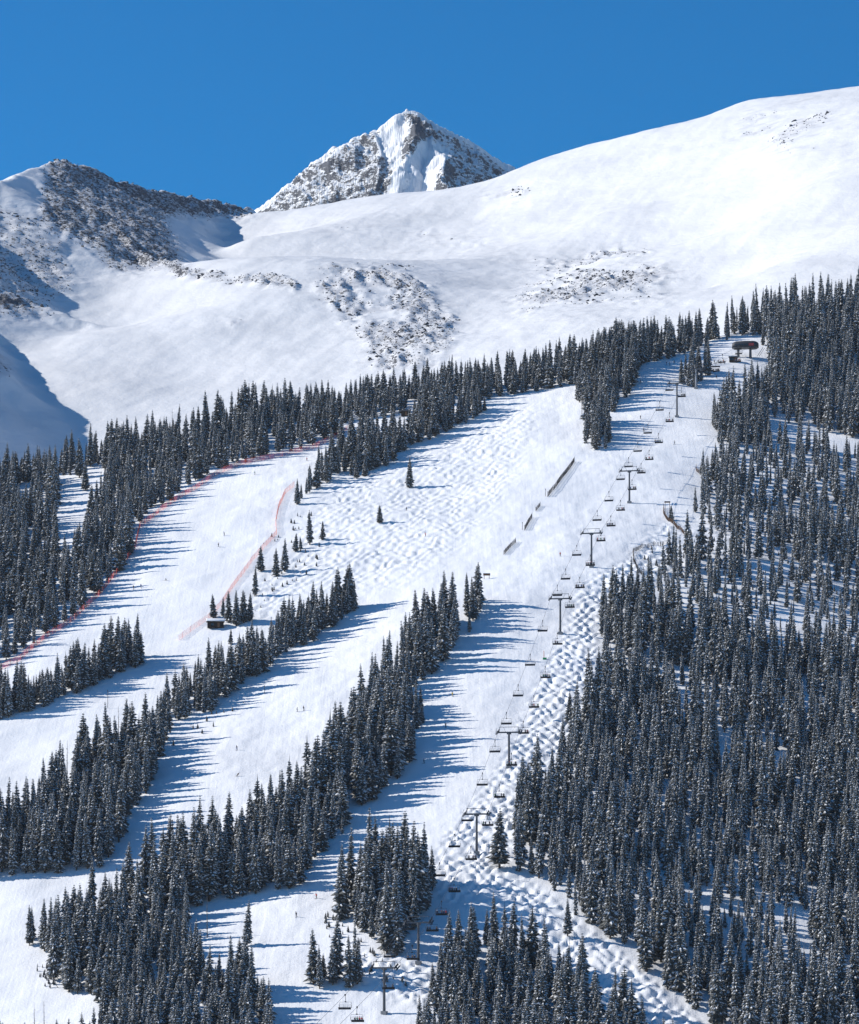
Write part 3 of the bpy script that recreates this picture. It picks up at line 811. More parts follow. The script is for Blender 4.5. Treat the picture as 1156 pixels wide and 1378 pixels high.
# ------------------------------------------------------------------ loose rocks on the wind-scoured bowl
def make_rock(seed):
    rg = random.Random(seed)
    bm = bmesh.new(); bmesh.ops.create_icosphere(bm, subdivisions=1, radius=1)
    for v in bm.verts:
        v.co *= rg.uniform(.65, 1.2); v.co.z *= .75; v.co.x *= 1.2
    b = MB(); b.add([tuple(v.co) for v in bm.verts], [tuple(x.index for x in f.verts) for f in bm.faces]); bm.free()
    return b
M['boulder'] = mat('boulder', (0.060, 0.062, 0.070), 0.9, (0.8, 0.5))
rock_lib = bpy.data.collections.new('rock_kinds')
for q in range(4): rock_lib.objects.link(bpy.data.objects.new('rock_kind_%d' % q, make_rock(q + 3).mesh('rock_kind', M['boulder'])))
n = 240000
rx = RNG.uniform(-460, 460, n); ry = RNG.uniform(2250, 3500, n)
rz, rkk = far_z(rx, ry)
cl = fbm(rx / 40, ry / 60, 3, 130)
keep = RNG.random(n) < np.clip((rkk - .27) * 2.2 + cl * .5 * (rkk > .31), 0, .9)
rx, ry, rz = rx[keep], ry[keep], rz[keep]
n = len(rx); print('rocks', n)
sz = 0.30 + RNG.pareto(3.0, n) * .32; sz = np.minimum(sz, 1.6)
scatter('scree_rocks', np.stack([rx, ry, rz + sz * .15], -1), RNG.uniform(0, 6.28, (n, 3)) * np.array([.08, .08, 1]), np.stack([sz * 1.3, sz, sz * .9], -1),
        RNG.integers(0, 4, n), rock_lib, 'dark rocks poking through wind-scoured snow on the bowl')

# ------------------------------------------------------------------ people
def skin_body(name, verts, edges, radii, mats, paint, levels=1):
    """one continuous body grown over a joint skeleton"""
    me = bpy.data.meshes.new(name); me.from_pydata(verts, edges, [])
    o = bpy.data.objects.new(name, me); C.objects.link(o)
    sk = o.modifiers.new('skin', 'SKIN'); sk.use_smooth_shade = True
    for d, r in zip(me.skin_vertices[0].data, radii): d.radius = r if isinstance(r, tuple) else (r, r)
    me.skin_vertices[0].data[0].use_root = True
    sb = o.modifiers.new('sub', 'SUBSURF'); sb.levels = levels; sb.render_levels = levels
    dg = bpy.context.evaluated_depsgraph_get()
    out = bpy.data.meshes.new_from_object(o.evaluated_get(dg)); out.name = name
    bpy.data.objects.remove(o)
    out.materials.clear()
    for m in mats: out.materials.append(m)
    for p in out.polygons: p.material_index = paint(p.center); p.use_smooth = True
    return out

def standing_paint(c):
    if c.z < .30: return 2
    if c.z < .86: return 1
    if c.z > 1.42: return 3
    return 0
# skier: crouched over skis, leaning forward towards -Y, hands forward holding poles
sk_v = [(0, .04, .88), (0, 0, 1.10), (0, -.08, 1.34), (0, -.13, 1.46), (0, -.17, 1.60), (0, -.17, 1.72),
        (-.10, .04, .84), (-.14, -.12, .52), (-.15, .02, .16), (-.15, -.12, .07), (.10, .04, .84), (.14, -.12, .52), (.15, .02, .16), (.15, -.12, .07),
        (-.19, -.08, 1.36), (-.27, -.06, 1.10), (-.25, -.28, 1.00), (-.24, -.36, .98), (.19, -.08, 1.36), (.27, -.06, 1.10), (.25, -.28, 1.00), (.24, -.36, .98)]
sk_e = [(0, 1), (1, 2), (2, 3), (3, 4), (4, 5), (0, 6), (6, 7), (7, 8), (8, 9), (0, 10), (10, 11), (11, 12), (12, 13), (2, 14), (14, 15), (15, 16), (16, 17), (2, 18), (18, 19), (19, 20), (20, 21)]
sk_r = [(.15, .12), (.16, .13), (.18, .13), .07, .10, .06, .11, .085, .065, .06, .11, .085, .065, .06, .075, .06, .05, .05, .075, .06, .05, .05]
SKIER = skin_body('body', sk_v, sk_e, sk_r, [M['cloth_black'], M['cloth_grey'], M['boot'], M['skin']], standing_paint)
def shift(vs, f): return [f(v) for v in vs]
st_v = list(sk_v)
st_v[0] = (0, 0, .92); st_v[1] = (0, 0, 1.15); st_v[2] = (0, 0, 1.40); st_v[3] = (0, 0, 1.51); st_v[4] = (0, -.02, 1.64); st_v[5] = (0, -.01, 1.76)
for b, sx in ((6, -1), (10, 1)):
    st_v[b] = (sx * .10, 0, .88); st_v[b + 1] = (sx * .11, -.03, .50); st_v[b + 2] = (sx * .12, 0, .12); st_v[b + 3] = (sx * .13, -.14, .06)
for b, sx in ((14, -1), (18, 1)):
    st_v[b] = (sx * .19, 0, 1.42); st_v[b + 1] = (sx * .27, .03, 1.14); st_v[b + 2] = (sx * .27, -.12, .93); st_v[b + 3] = (sx * .27, -.18, .87)
STANDER = skin_body('body', st_v, sk_e, sk_r, [M['cloth_black'], M['cloth_grey'], M['boot'], M['skin']], standing_paint)
# rider: seated, facing -Y, origin on the seat pad
rd_v = [(0, .02, .12), (0, .05, .36), (0, .04, .60), (0, .02, .70), (0, -.01, .82), (0, -.01, .94),
        (-.10, -.02, .10), (-.12, -.44, .10), (-.12, -.42, -.34), (-.12, -.55, -.40), (.10, -.02, .10), (.12, -.44, .10), (.12, -.42, -.34), (.12, -.55, -.40),
        (-.19, .03, .60), (-.26, .0, .36), (-.18, -.24, .27), (-.14, -.30, .24), (.19, .03, .60), (.26, .0, .36), (.18, -.24, .27), (.14, -.30, .24)]
def rider_paint(c):
    if c.z < -.24: return 2
    if c.z < .20: return 1
    if c.z > .68: return 3
    return 0
RIDER = skin_body('body', rd_v, sk_e, sk_r, [M['cloth_black'], M['cloth_grey'], M['boot'], M['skin']], rider_paint)

def helmet_mesh():
    bm = bmesh.new(); bmesh.ops.create_uvsphere(bm, u_segments=10, v_segments=6, radius=.135)
    for v in bm.verts:
        if v.co.z < -.03: v.co.z = -.03 if v.co.y < 0 else max(v.co.z, -.08)
        v.co.y *= 1.1
    me = bpy.data.meshes.new('helmet'); bm.to_mesh(me); bm.free()
    for p in me.polygons: p.use_smooth = True
    me.materials.append(M['cloth_black']); return me
HELMET = helmet_mesh()
gb = MB(); gb.box((0, 0, 0), (.19, .05, .075)); GOGGLES = gb.mesh('goggles', M['goggles'])
sb_ = MB(); sb_.box((0, 0, .015), (.09, 1.7, .022)); sb_.add([(-.045, -.85, .004), (.045, -.85, .004), (.045, -.85, .026), (-.045, -.85, .026), (-.02, -1.0, .09), (.02, -1.0, .09)], [(0, 1, 5, 4), (3, 4, 5, 2), (0, 4, 3), (1, 2, 5)])
SKI = sb_.mesh('ski', M['dark_metal'])
pb = MB(); pb.bar((0, 0, 0), (0, .55, -.92), .011, .008, 5); pb.bar((0, .50, -.84), (0, .51, -.855), .05, .05, 8); POLE = pb.mesh('ski_pole', M['dark_metal'])
def person(kind, loc, rz, jacket, pants, label, group, helmet='black', skis=True, tilt=None):
    body_me = {'skier': SKIER, 'stander': STANDER, 'rider': RIDER}[kind]
    t = thing('person', label, 'person', loc, rz, group)
    b = link('body', body_me, t)
    for slot, m in ((0, jacket), (1, pants)):
        b.material_slots[slot].link = 'OBJECT'; b.material_slots[slot].material = M['cloth_' + m]
    hd = Vector({'skier': (0, -.17, 1.70), 'stander': (0, -.015, 1.74), 'rider': (0, -.01, .92)}[kind])
    h = link('helmet', HELMET, t, hd); h.material_slots[0].link = 'OBJECT'; h.material_slots[0].material = M['cloth_' + helmet]
    link('goggles', GOGGLES, t, hd + Vector((0, -.12, -.045)))
    if skis:
        z, y = (0, -.1) if kind != 'rider' else (-.47, -.52)
        for sx in (-1, 1): link('ski', SKI, t, (sx * .15, y, z))
        if kind != 'rider':
            hand = (.24, -.36, .98) if kind == 'skier' else (.27, -.18, .87)
            for sx in (-1, 1): link('ski_pole', POLE, t, (sx * hand[0], hand[1], hand[2]))
    if tilt: t.rotation_euler = (tilt[0], tilt[1], rz)
    return t
def ground_tilt(p, rz):
    """pitch and roll that lay a figure's skis on the snow, for a figure heading rz"""
    e = 1.0
    hz = smooth_z(np.array([p.x + e, p.x - e, p.x, p.x]), np.array([p.y, p.y, p.y + e, p.y - e]))
    nrm = Vector((-(hz[0] - hz[1]) / (2 * e), -(hz[2] - hz[3]) / (2 * e), 1)).normalized()
    return nrm
SKIERS = [(343, 639, 'skier', 'green', 'grey', 'skier high on the netted side run below the forest edge'),
          (302, 721, 'skier', 'grey', 'black', 'upper skier of two in the middle of the netted side run'),
          (294, 736, 'skier', 'black', 'black', 'lower skier of two in the middle of the netted side run'),
          (223, 781, 'fallen', 'black', 'black', 'dark skier leaning hard in a turn on the netted side run'),
          (180, 793, 'stander', 'black', 'grey', 'skier standing in tree shade by the red netting, the lower of two'),
          (190, 791, 'stander', 'blue', 'black', 'skier standing in tree shade by the red netting, the upper of two'),
          (400, 958, 'skier', 'grey', 'grey', 'pale skier beside a darker one on the broad middle run'),
          (409, 956, 'skier', 'black', 'black', 'dark skier beside a paler one on the broad middle run'),
          (319, 1009, 'skier', 'black', 'blue', 'skier turning on the broad middle run above a leaning skier'),
          (318, 1045, 'fallen', 'brown', 'grey', 'brown-clad skier leaning over on the broad middle run'),
          (609, 937, 'skier', 'yellow', 'yellow', 'skier in yellow among the tree shadows on the lift run'),
          (600, 979, 'skier', 'brown', 'black', 'dark skier among tree shadows below the yellow skier'),
          (571, 1027, 'skier', 'black', 'black', 'black-clad skier at the tip of a shadow on the lift run'),
          (399, 1234, 'skier', 'black', 'black', 'black-clad skier carving on the lowest groomed run'),
          (426, 1209, 'skier', 'red', 'black', 'skier in a red jacket at the head of the lowest run'),
          (573, 722, 'skier', 'red', 'black', 'skier in red on the mogul field near the lone spruces'),
          (547, 686, 'skier', 'black', 'grey', 'small dark skier on the moguls below the lone tall spruce'),
          (754, 748, 'stander', 'red', 'black', 'skier in red standing on the lift run above the moguls'),
          (413, 620, 'skier', 'red', 'black', 'skier in red at the narrow top of the side run'),
          (862, 564, 'skier', 'black', 'black', 'skier on the shaded upper lift run, the higher of two'),
          (866, 580, 'skier', 'grey', 'black', 'skier on the shaded upper lift run, the lower of two'),
          (908, 598, 'stander', 'black', 'black', 'skier standing alone on the upper lift run with a long shadow'),
          (862, 516, 'skier', 'black', 'black', 'skier entering the upper lift run along the dense clump'),
          (897, 491, 'stander', 'black', 'blue', 'skier waiting at the head of the upper run, leftmost of three'),
          (901, 492, 'stander', 'brown', 'black', 'skier waiting at the head of the upper run, between two others'),
          (907, 490, 'stander', 'black', 'black', 'skier waiting at the head of the upper run, rightmost of three'),
          (964, 509, 'skier', 'black', 'black', 'skier gliding down between the top clump and the forest')]
def place_person(px, py, kind, jk, pn, lab, grp, rz=None, seed=0):
    rg = random.Random(seed)
    p = at(px, py)
    fallen = kind == 'fallen'
    k = 'skier' if fallen else kind
    rz = rz if rz is not None else rg.uniform(-.9, .9)
    t = person(k, p, 0, jk, pn, lab, grp, rg.choice(['black', 'grey', 'white', 'blue']))
    nrm = ground_tilt(p, rz)
    q = Vector((0, 0, 1)).rotation_difference(nrm)
    m = q.to_matrix() @ Matrix.Rotation(rz, 3, 'Z')
    if not fallen:
        m = Matrix.Rotation(0, 3, 'Z') @ m
        # stand upright-ish: half way between the slope normal and vertical
        q2 = Vector((0, 0, 1)).rotation_difference((nrm + Vector((0, 0, .8))).normalized())
        m = q2.to_matrix() @ Matrix.Rotation(rz, 3, 'Z')
    else:
        m = m @ Matrix.Rotation(R_(48), 3, 'Y')
    t.rotation_euler = m.to_euler()
    return t
for q, (px, py, kind, jk, pn, lab) in enumerate(SKIERS):
    place_person(px, py, kind, jk, pn, lab, 'skiers on the runs', None if q % 3 else random.choice([-1.2, 1.2, .6]), q)
CROWD = ['black', 'blue', 'red', 'grey', 'black', 'green', 'brown', 'black', 'orange', 'blue']
for q in range(10):
    place_person(949 + q * 2.9 + (q % 3) * .6, 489.5 + (q % 2) * 1.4 - q * .12, 'stander', CROWD[q], 'black' if q % 2 else 'grey',
                 '%s skier from the left in the crowd gathered below the lift station' % ORD[q], 'crowd below the lift station', random.uniform(-3, 3), 100 + q)

# ------------------------------------------------------------------ chairlift
TOWERS = [(517, 1364, 1303, 'lift tower at the foot of the picture, lowest of the line'), (563, 1298, 1242, 'lift tower half hidden by the dark island of trees'),
          (641.5, 1149, 1096, 'lift tower standing alone on the lower mogul strip'), (685, 1033, 986, 'lift tower on the mogul edge beside the dense forest tip'),
          (754, 853, 806, 'lift tower at the edge of the mogul strip with a top frame'), (796, 763, 718, 'lift tower just above the head of the mogul strip'),
          (847, 677, 634, 'lift tower level with the brown fence on the lift run'), (911, 561, 516, 'lift tower casting a long thin shadow on the upper run'),
          (936.5, 523, 500, 'pale uppermost lift tower in front of the small clump')]
feet = [at(a, b) for a, b, c, l in TOWERS]
heads = []
for (a, b, c, l), p in zip(TOWERS, feet):
    heads.append(Vector((p.x, p.y, (HY - c) / F * p.y)))
heads[-1].z = feet[-1].z + 9.5
def tower_dir(i):
    a = heads[max(0, i - 1)]; b = heads[min(len(heads) - 1, i + 1)]
    d = Vector((b.x - a.x, b.y - a.y, 0)).normalized(); return d
ARM = 3.75
rope_pts = {-1: [], 1: []}
for i, ((a, b, c, lab), p, hd) in enumerate(zip(TOWERS, feet, heads)):
    d = tower_dir(i); rz = math.atan2(-d.x, d.y)
    t = thing('lift_tower', lab, 'lift tower', p, rz, 'towers of the chairlift')
    H = hd.z - p.z
    dark = M['pale_steel'] if i == 8 else M['steel']
    sl = heads[min(i + 1, 8)] - heads[max(0, i - 1)]; pitch = math.atan2(sl.z, math.hypot(sl.x, sl.y))
    m = MB(); m.bar((0, 0, -1.5), (0, 0, H), .46, .34, 12); m.build('pole', dark, t, smooth=False)
    m = MB(); m.box((0, 0, .25), (1.7, 1.7, 1.1)); m.build('footing', M['concrete'], t)
    m = MB(); m.box((0, 0, H + .12), (2 * ARM + .5, .42, .5)); m.box((0, 0, H - .35), (1.6, .36, .5)); m.build('cross_arm', M['steel'], t)
    for sx in (-1, 1):
        rot = Matrix.Rotation(pitch, 3, 'X')
        m = MB(); m.box((sx * ARM, 0, H + .45), (.22, 3.6, .34), rot=rot)
        sh = m.build('sheave_assembly', M['dark_metal'], t)
        m2 = MB()
        for q in range(6):
            o = rot @ Vector((0, -1.5 + q * .6, .2))
            m2.bar((sx * ARM - .09 + o.x, o.y, H + .45 + o.z), (sx * ARM + .09 + o.x, o.y, H + .45 + o.z), .24, .24, 8)
        m2.build('sheave_wheel', M['dark_metal'], sh)['kind'] = 'stuff'
        m = MB(); cat = sx * (ARM + .55)
        m.box((cat, 0, H + .05), (.55, 3.8, .08), rot=rot)
        for yy in (-1.8, 0, 1.8):
            o = rot @ Vector((0, yy, 0)); m.bar((cat + sx * .25, o.y, H + .05 + o.z), (cat + sx * .25, o.y, H + 1.15 + o.z), .035, .035, 4)
        a_ = rot @ Vector((0, -1.8, 0)); b_ = rot @ Vector((0, 1.8, 0))
        m.bar((cat + sx * .25, a_.y, H + 1.15 + a_.z), (cat + sx * .25, b_.y, H + 1.15 + b_.z), .035, .035, 4)
        m.build('catwalk', M['steel'], t)
    m = MB()
    for sx in (-1, 1): m.bar((sx * (ARM - .3), 0, H + .3), (sx * (ARM - .5), 0, H + 2.0), .09, .08, 5)
    m.bar((-(ARM - .3), 0, H + 2.0), (ARM - .3, 0, H + 2.0), .09, .09, 5)
    m.bar((-1.2, 0, H + .3), (-2.0, 0, H + 2.0), .05, .05, 4); m.bar((1.2, 0, H + .3), (2.0, 0, H + 2.0), .05, .05, 4)
    m.build('lifting_frame', M['steel'], t)
    m = MB()
    for q in range(int(H / .5)): m.box((0, -.55, .8 + q * .5), (.4, .05, .05))
    m.bar((-.2, -.55, .6), (-.2, -.55, H), .025, .025, 4); m.bar((.2, -.55, .6), (.2, -.55, H), .025, .025, 4)
    m.build('ladder', M['steel'], t)
    px = Vector((d.y, -d.x, 0))
    for sx in (-1, 1): rope_pts[sx].append(Vector((p.x, p.y, p.z + H + .75)) + px * sx * ARM)
station = at(1003, 481)
for sx in (-1, 1):
    L_ = rope_pts[sx]
    d0 = (L_[0] - L_[1]).normalized()
    L_.insert(0, L_[0] + d0 * 130 + Vector((0, 0, 14)))
    L_.append(Vector((station.x + sx * 3.0 - .5, station.y - 4, station.z + 5.2)))
def rope_curve(pts):
    out = []
    for a, b in zip(pts[:-1], pts[1:]):
        n = 14; L = (b - a).length
        for q in range(n):
            t = q / n
            out.append(a.lerp(b, t) - Vector((0, 0, .022 * L * 4 * t * (1 - t) * .5)))
    return out + [pts[-1]]
curves = {sx: rope_curve(rope_pts[sx]) for sx in (-1, 1)}
for sx, lab in ((-1, 'thin haul rope on the side of the descending empty chairs'), (1, 'thin haul rope on the side of the ascending loaded chairs')):
    m = MB(); cv = curves[sx]
    for a, b in zip(cv[:-1], cv[1:]): m.bar(a, b, .045, .045, 4, cap=False)
    o = m.build('haul_rope', M['steel']); o['label'] = lab; o['category'] = 'cable'; o['group'] = 'ropes of the chairlift'
def on_rope(sx, py_seat):
    """the point of the rope whose chair's seat shows at this height in the photograph"""
    cv = curves[sx]; prev = None
    for a, b in zip(cv[:-1], cv[1:]):
        for q in range(20):
            p = a.lerp(b, q / 20)
            v = HY - F * (p.z - 3.9) / p.y
            if v <= py_seat: return p, (b - a)
    return cv[-1], cv[-1] - cv[-2]
def make_chair():
    t = thing('lift_chair', 'x', 'lift chair')
    m = MB(); m.box((0, 0, .02), (.22, .7, .26)); m.box((0, 0, -.2), (.16, .3, .3)); m.build('grip', M['dark_metal'], t)
    m = MB(); m.bar((0, 0, -.2), (0, .22, -1.0), .06, .06, 6); m.bar((0, .22, -1.0), (0, .22, -1.65), .06, .06, 6); m.box((0, .22, -1.72), (.34, .3, .26)); m.build('hanger', M['dark_metal'], t)
    m = MB()
    m.bar((-1.45, .22, -1.78), (1.45, .22, -1.78), .035, .035, 5)
    for sx in (-1, 1):
        m.bar((sx * 1.45, .22, -1.78), (sx * 1.6, .28, -2.5), .03, .03, 5); m.bar((sx * 1.6, .28, -2.5), (sx * 1.55, .1, -3.2), .045, .045, 5); m.bar((sx * 1.55, .1, -3.2), (sx * 1.5, -.5, -3.2), .045, .045, 5)
    m.build('chair_frame', M['dark_metal'], t)
    m = MB(); m.box((0, -.16, -3.18), (3.1, .56, .13)); m.box((0, -.42, -3.32), (3.2, .12, .56)); m.build('seat', M['seat'], t)
    m = MB()
    for zz in (-2.9, -2.55): m.box((0, .26, zz), (3.0, .04, .05))
    for q in range(4): m.bar((-1.5 + q, .27, -3.15), (-1.5 + q, .27, -2.5), .02, .02, 4)
    m.build('backrest', M['steel'], t)
    m = MB(); m.bar((-1.4, .1, -2.35), (-1.4, -.5, -2.3), .025, .025, 4); m.bar((1.4, .1, -2.35), (1.4, -.5, -2.3), .025, .025, 4); m.bar((-1.4, -.5, -2.3), (1.4, -.5, -2.3), .03, .03, 4)
    m.build('safety_bar', M['steel'], t)
    return t
chair0 = make_chair(); chair_used = False
def put_chair(sx, py, label, group):
    global chair_used
    p, d = on_rope(sx, py)
    t = copy_tree(chair0) if chair_used else chair0
    chair_used = True
    rz = math.atan2(-d.x, d.y) + (math.pi if sx > 0 else 0)     # a chair faces its own -Y
    t.location = p; t.rotation_euler = (0, 0, rz); t.scale = (1.2, 1.2, 1.2)
    t['label'] = label; t['category'] = 'lift chair'; t['group'] = group
    return t, p, rz
DOWN = [476, 487.5, 500, 525, 552, 583, 607, 628, 645, 674, 700, 747, 779, 801, 849, 895, 936.5, 974, 1011.5, 1056, 1104, 1139, 1178, 1214, 1250, 1287, 1357]
UP = [486, 499, 533, 567, 595, 618, 636, 658, 686, 707, 727, 760, 790, 817, 866, 911, 951, 986, 1029, 1072, 1110, 1156, 1199, 1230, 1252, 1290, 1330, 1374]
NUM = ['first', 'second', 'third', 'fourth', 'fifth', 'sixth', 'seventh', 'eighth', 'ninth', 'tenth', 'eleventh', 'twelfth', 'thirteenth', 'fourteenth', 'fifteenth',
       'sixteenth', 'seventeenth', 'eighteenth', 'nineteenth', 'twentieth', 'twenty-first', 'twenty-second', 'twenty-third', 'twenty-fourth', 'twenty-fifth', 'twenty-sixth',
       'twenty-seventh', 'twenty-eighth', 'twenty-ninth', 'thirtieth']
for q, py in enumerate(DOWN):
    put_chair(-1, py, 'empty chair riding down the lift, %s down from the top station' % NUM[q], 'empty chairs going down')
JK = ['black', 'blue', 'black', 'grey', 'black', 'green', 'black', 'brown', 'black', 'grey', 'black', 'red']
rr_ = random.Random(5)
for q, py in enumerate(UP):
    t, p, rz = put_chair(1, py, 'loaded chair riding up the lift, %s down from the top station' % NUM[q], 'loaded chairs going up')
    seats = [-1.15, -.58, 0, .58, 1.15]
    drop = rr_.sample(range(5), rr_.choice([0, 1, 1, 2, 2, 3]))
    for s_, sx in enumerate(seats):
        if s_ in drop: continue
        o = Matrix.Rotation(rz, 3, 'Z') @ Vector((sx * 1.2, -.1, -3.72))
        j = rr_.choice(JK)
        person('rider', p + o, rz, j, rr_.choice(['black', 'grey', 'blue', 'brown']),
               '%s-clad rider, %s seat of the loaded chair %s down from the station' % (j, ORD[s_], NUM[q]), 'riders on the chairs going up', rr_.choice(['black', 'grey', 'white', 'red']))

# ------------------------------------------------------------------ top station
t = thing('lift_station', 'dark rounded top station of the chairlift with a red panel', 'lift station', station, R_(-8))
def loft(m, secs, mi=0):
    n = len(secs[0])
    m.add([p for s_ in secs for p in s_], [(k * n + q, k * n + (q + 1) % n, (k + 1) * n + (q + 1) % n, (k + 1) * n + q) for k in range(len(secs) - 1) for q in range(n)] + [tuple(range(n))[::-1], tuple((len(secs) - 1) * n + q for q in range(n))], mi)
prof = [(-2.6, 5.0), (-2.75, 6.0), (-2.3, 7.6), (-1.2, 8.4), (0, 8.6), (1.2, 8.4), (2.3, 7.6), (2.75, 6.0), (2.6, 5.0)]
m = MB()
secs = []
for xx, k in ((-6.8, .55), (-6.2, .8), (-4.6, .96), (0, 1.0), (4.6, .96), (6.2, .8), (6.8, .55)):
    secs.append([(xx, a * k, 5.0 + (b - 5.0) * k) for a, b in prof])
loft(m, secs); m.build('housing', M['roof_dark'], t, smooth=True)
m = MB(); m.box((0, 0, 4.8), (12.2, 5.0, .3)); m.bar((-3.8, 0, 4.6), (-3.8, 0, 4.3), 1.9, 1.9, 20); m.bar((3.8, 0, 4.6), (3.8, 0, 4.3), 1.9, 1.9, 20); m.build('underframe', M['dark_metal'], t)
for xx in (-3.6, 2.6):
    m = MB(); m.bar((xx, 0, -1.5), (xx, 0, 4.7), .75, .6, 10); m.build('column', M['steel'], t)
m = MB(); m.box((3.2, -2.78, 6.2), (2.6, .06, 1.3)); m.build('red_panel', M['red_panel'], t)
for xx in (-4.6, -2.9, -1.2, .5):
    m = MB(); m.box((xx, -2.77, 6.3), (1.3, .05, .55)); m.build('window', M['glass'], t)
m = MB()
m.box((0, -3.2, 4.75), (12.4, .9, .1))
for q in range(13): m.bar((-6.1 + q * 1.02, -3.6, 4.8), (-6.1 + q * 1.02, -3.6, 5.9), .03, .03, 4)
m.bar((-6.1, -3.6, 5.9), (6.1, -3.6, 5.9), .035, .035, 4); m.build('catwalk', M['steel'], t)
m = MB(); m.bar((6.2, -2.6, 0), (9.2, -2.6, 4.6), .12, .12, 5); m.bar((7.2, -2.6, 0), (10.0, -2.6, 4.2), .1, .1, 5); m.build('brace', M['steel'], t)
# operator shack and signs below the station
p = at(987, 487)
t = thing('operator_shack', 'small dark operator shack below the lift station', 'shack', p, R_(-10))
m = MB(); m.box((0, 0, 1.0), (4.0, 3.0, 2.6)); m.build('wall', M['log'], t)
m = MB(); m.box((0, -.1, 2.42), (4.8, 3.9, .22)); m.box((0, -.1, 2.66), (4.6, 3.7, .26), 1); m.build('roof', [M['roof_dark'], M['roof_snow']], t)
m = MB(); m.box((-.7, -1.52, 1.3), (1.6, .06, .8)); m.build('window', M['glass'], t)
m = MB(); m.box((1.2, -1.52, .9), (.8, .06, 1.8)); m.build('door', M['brown_wood'], t)
def bar_gate(px, py, w, lab):
    p = at(px, py); t = thing('barrier', lab, 'barrier', p, 0, 'dark barriers on the station ramp')
    for sx in (-1, 1):
        m = MB(); m.bar((sx * w * .48, 0, -.5), (sx * w * .48, 0, 1.6), .06, .06, 5); m.build('post', M['brown_wood'], t)
    m = MB(); m.box((0, -.08, 1.3), (w, .06, .7)); m.build('board', M['roof_dark'], t)
for a in ((963, 497, 4.6, 'upper dark barrier board in the snow below the station'), (955, 502, 4.0, 'lower dark barrier board in the snow below the station')): bar_gate(*a)

# ------------------------------------------------------------------ log hut, hidden cabin
p = at(290, 845)
t = thing('log_hut', 'small dark log hut with snow-covered roof beside a spruce clump', 'hut', p, R_(6))
for zz in range(6):
    for (a, b) in (((-3.1, -1.7), (3.1, -1.7)), ((-3.1, 1.7), (3.1, 1.7)), ((-3.1, -1.7), (-3.1, 1.7)), ((3.1, -1.7), (3.1, 1.7))):
        m = MB(); dd = Vector((b[0] - a[0], b[1] - a[1], 0)).normalized() * .2
        m.bar(Vector((a[0], a[1], .1 + zz * .4)) - dd, Vector((b[0], b[1], .1 + zz * .4)) + dd, .205, .205, 8); m.build('log', M['log'], t)
m = MB(); m.box((-1.3, -1.93, 1.2), (1.1, .06, .9)); m.build('window', M['glass'], t)
m = MB(); m.box((1.2, -1.93, 1.0), (1.0, .06, 1.9)); m.build('door', M['brown_wood'], t)
m = MB(); m.add([(-3.7, -2.4, 2.35), (3.7, -2.4, 2.35), (3.7, 2.4, 2.35), (-3.7, 2.4, 2.35), (-3.5, 0, 3.4), (3.5, 0, 3.4)], [(0, 1, 5, 4), (2, 3, 4, 5), (0, 4, 3), (1, 2, 5), (3, 2, 1, 0)])
rf = m.build('roof', M['log'], t)
m = MB(); pr = [(-2.55, 2.45), (-2.4, 2.75), (-1.2, 3.35), (0, 3.85), (1.2, 3.35), (2.4, 2.75), (2.55, 2.45), (0, 3.45)]
loft(m, [[(xx, a * k, b - (1 - k) * .2) for a, b in pr] for xx, k in ((-3.85, .92), (-3.6, 1), (0, 1.02), (3.6, 1), (3.85, .92))]); m.build('snow_cap', M['roof_snow'], rf, smooth=True)
p = at(545, 560)
t = thing('cabin', 'dark cabin hidden among the spruces at the top of the side run', 'cabin', p, R_(-5))
m = MB(); m.box((0, 0, 1.0), (3.6, 3, 2.6)); m.build('wall', M['log'], t)
m = MB(); m.add([(-2.1, -1.9, 2.25), (2.1, -1.9, 2.25), (2.1, 1.9, 2.25), (-2.1, 1.9, 2.25), (-2.1, 0, 3.3), (2.1, 0, 3.3)], [(0, 1, 5, 4), (2, 3, 4, 5), (0, 4, 3), (1, 2, 5), (3, 2, 1, 0)]); m.build('roof', M['roof_dark'], t)
m = MB(); m.box((.6, -1.53, 1.0), (.9, .06, 1.8)); m.build('door', M['brown_wood'], t)

# ------------------------------------------------------------------ netting and fences
def trace(pts, step):
    w = [at(a, b) for a, b in pts]
    out = []
    for a, b in zip(w[:-1], w[1:]):
        n = max(1, int((b - a).length / step))
        for q in range(n):
            t = q / n; x = a.x + (b.x - a.x) * t; y = a.y + (b.y - a.y) * t
            out.append((x, y))
    out.append((w[-1].x, w[-1].y))
    xy = np.array(out); z = near_z(xy[:, 0], xy[:, 1])
    return [Vector((x, y, zz)) for (x, y), zz in zip(xy, z)]
def net_fence(pts, label, h, m_net, m_post, step=3.0, lean=0.12, rows=6, th=.065, name='safety_net'):
    w = trace(pts, step); base = w[0].copy()
    t = thing(name, label, 'fence', base)
    pm = MB(); pm.bar((0, 0, -.4), (0, 0, h + .25), .05, .04, 5); pme = pm.mesh('post', m_post)
    net = MB()
    for q, p in enumerate(w):
        if q % 2 == 0: link('post', pme, t, p - base)
    for a, b in zip(w[:-1], w[1:]):
        a = a - base; b = b - base; d = (b - a); nn = 5
        wob = random.uniform(-lean, lean)
        for k in range(rows + 1):
            z = .1 + h * k / rows
            net.bar(a + Vector((0, 0, z)), b + Vector((wob, 0, z)), th * .6, th * .6, 3, cap=False)
        for k in range(nn):
            p = a + d * (k + .5) / nn
            net.bar(p + Vector((0, 0, .05)), p + Vector((wob, 0, h + .05)), th * .5, th * .5, 3, cap=False)
    net.build('net', m_net, t)
    return t
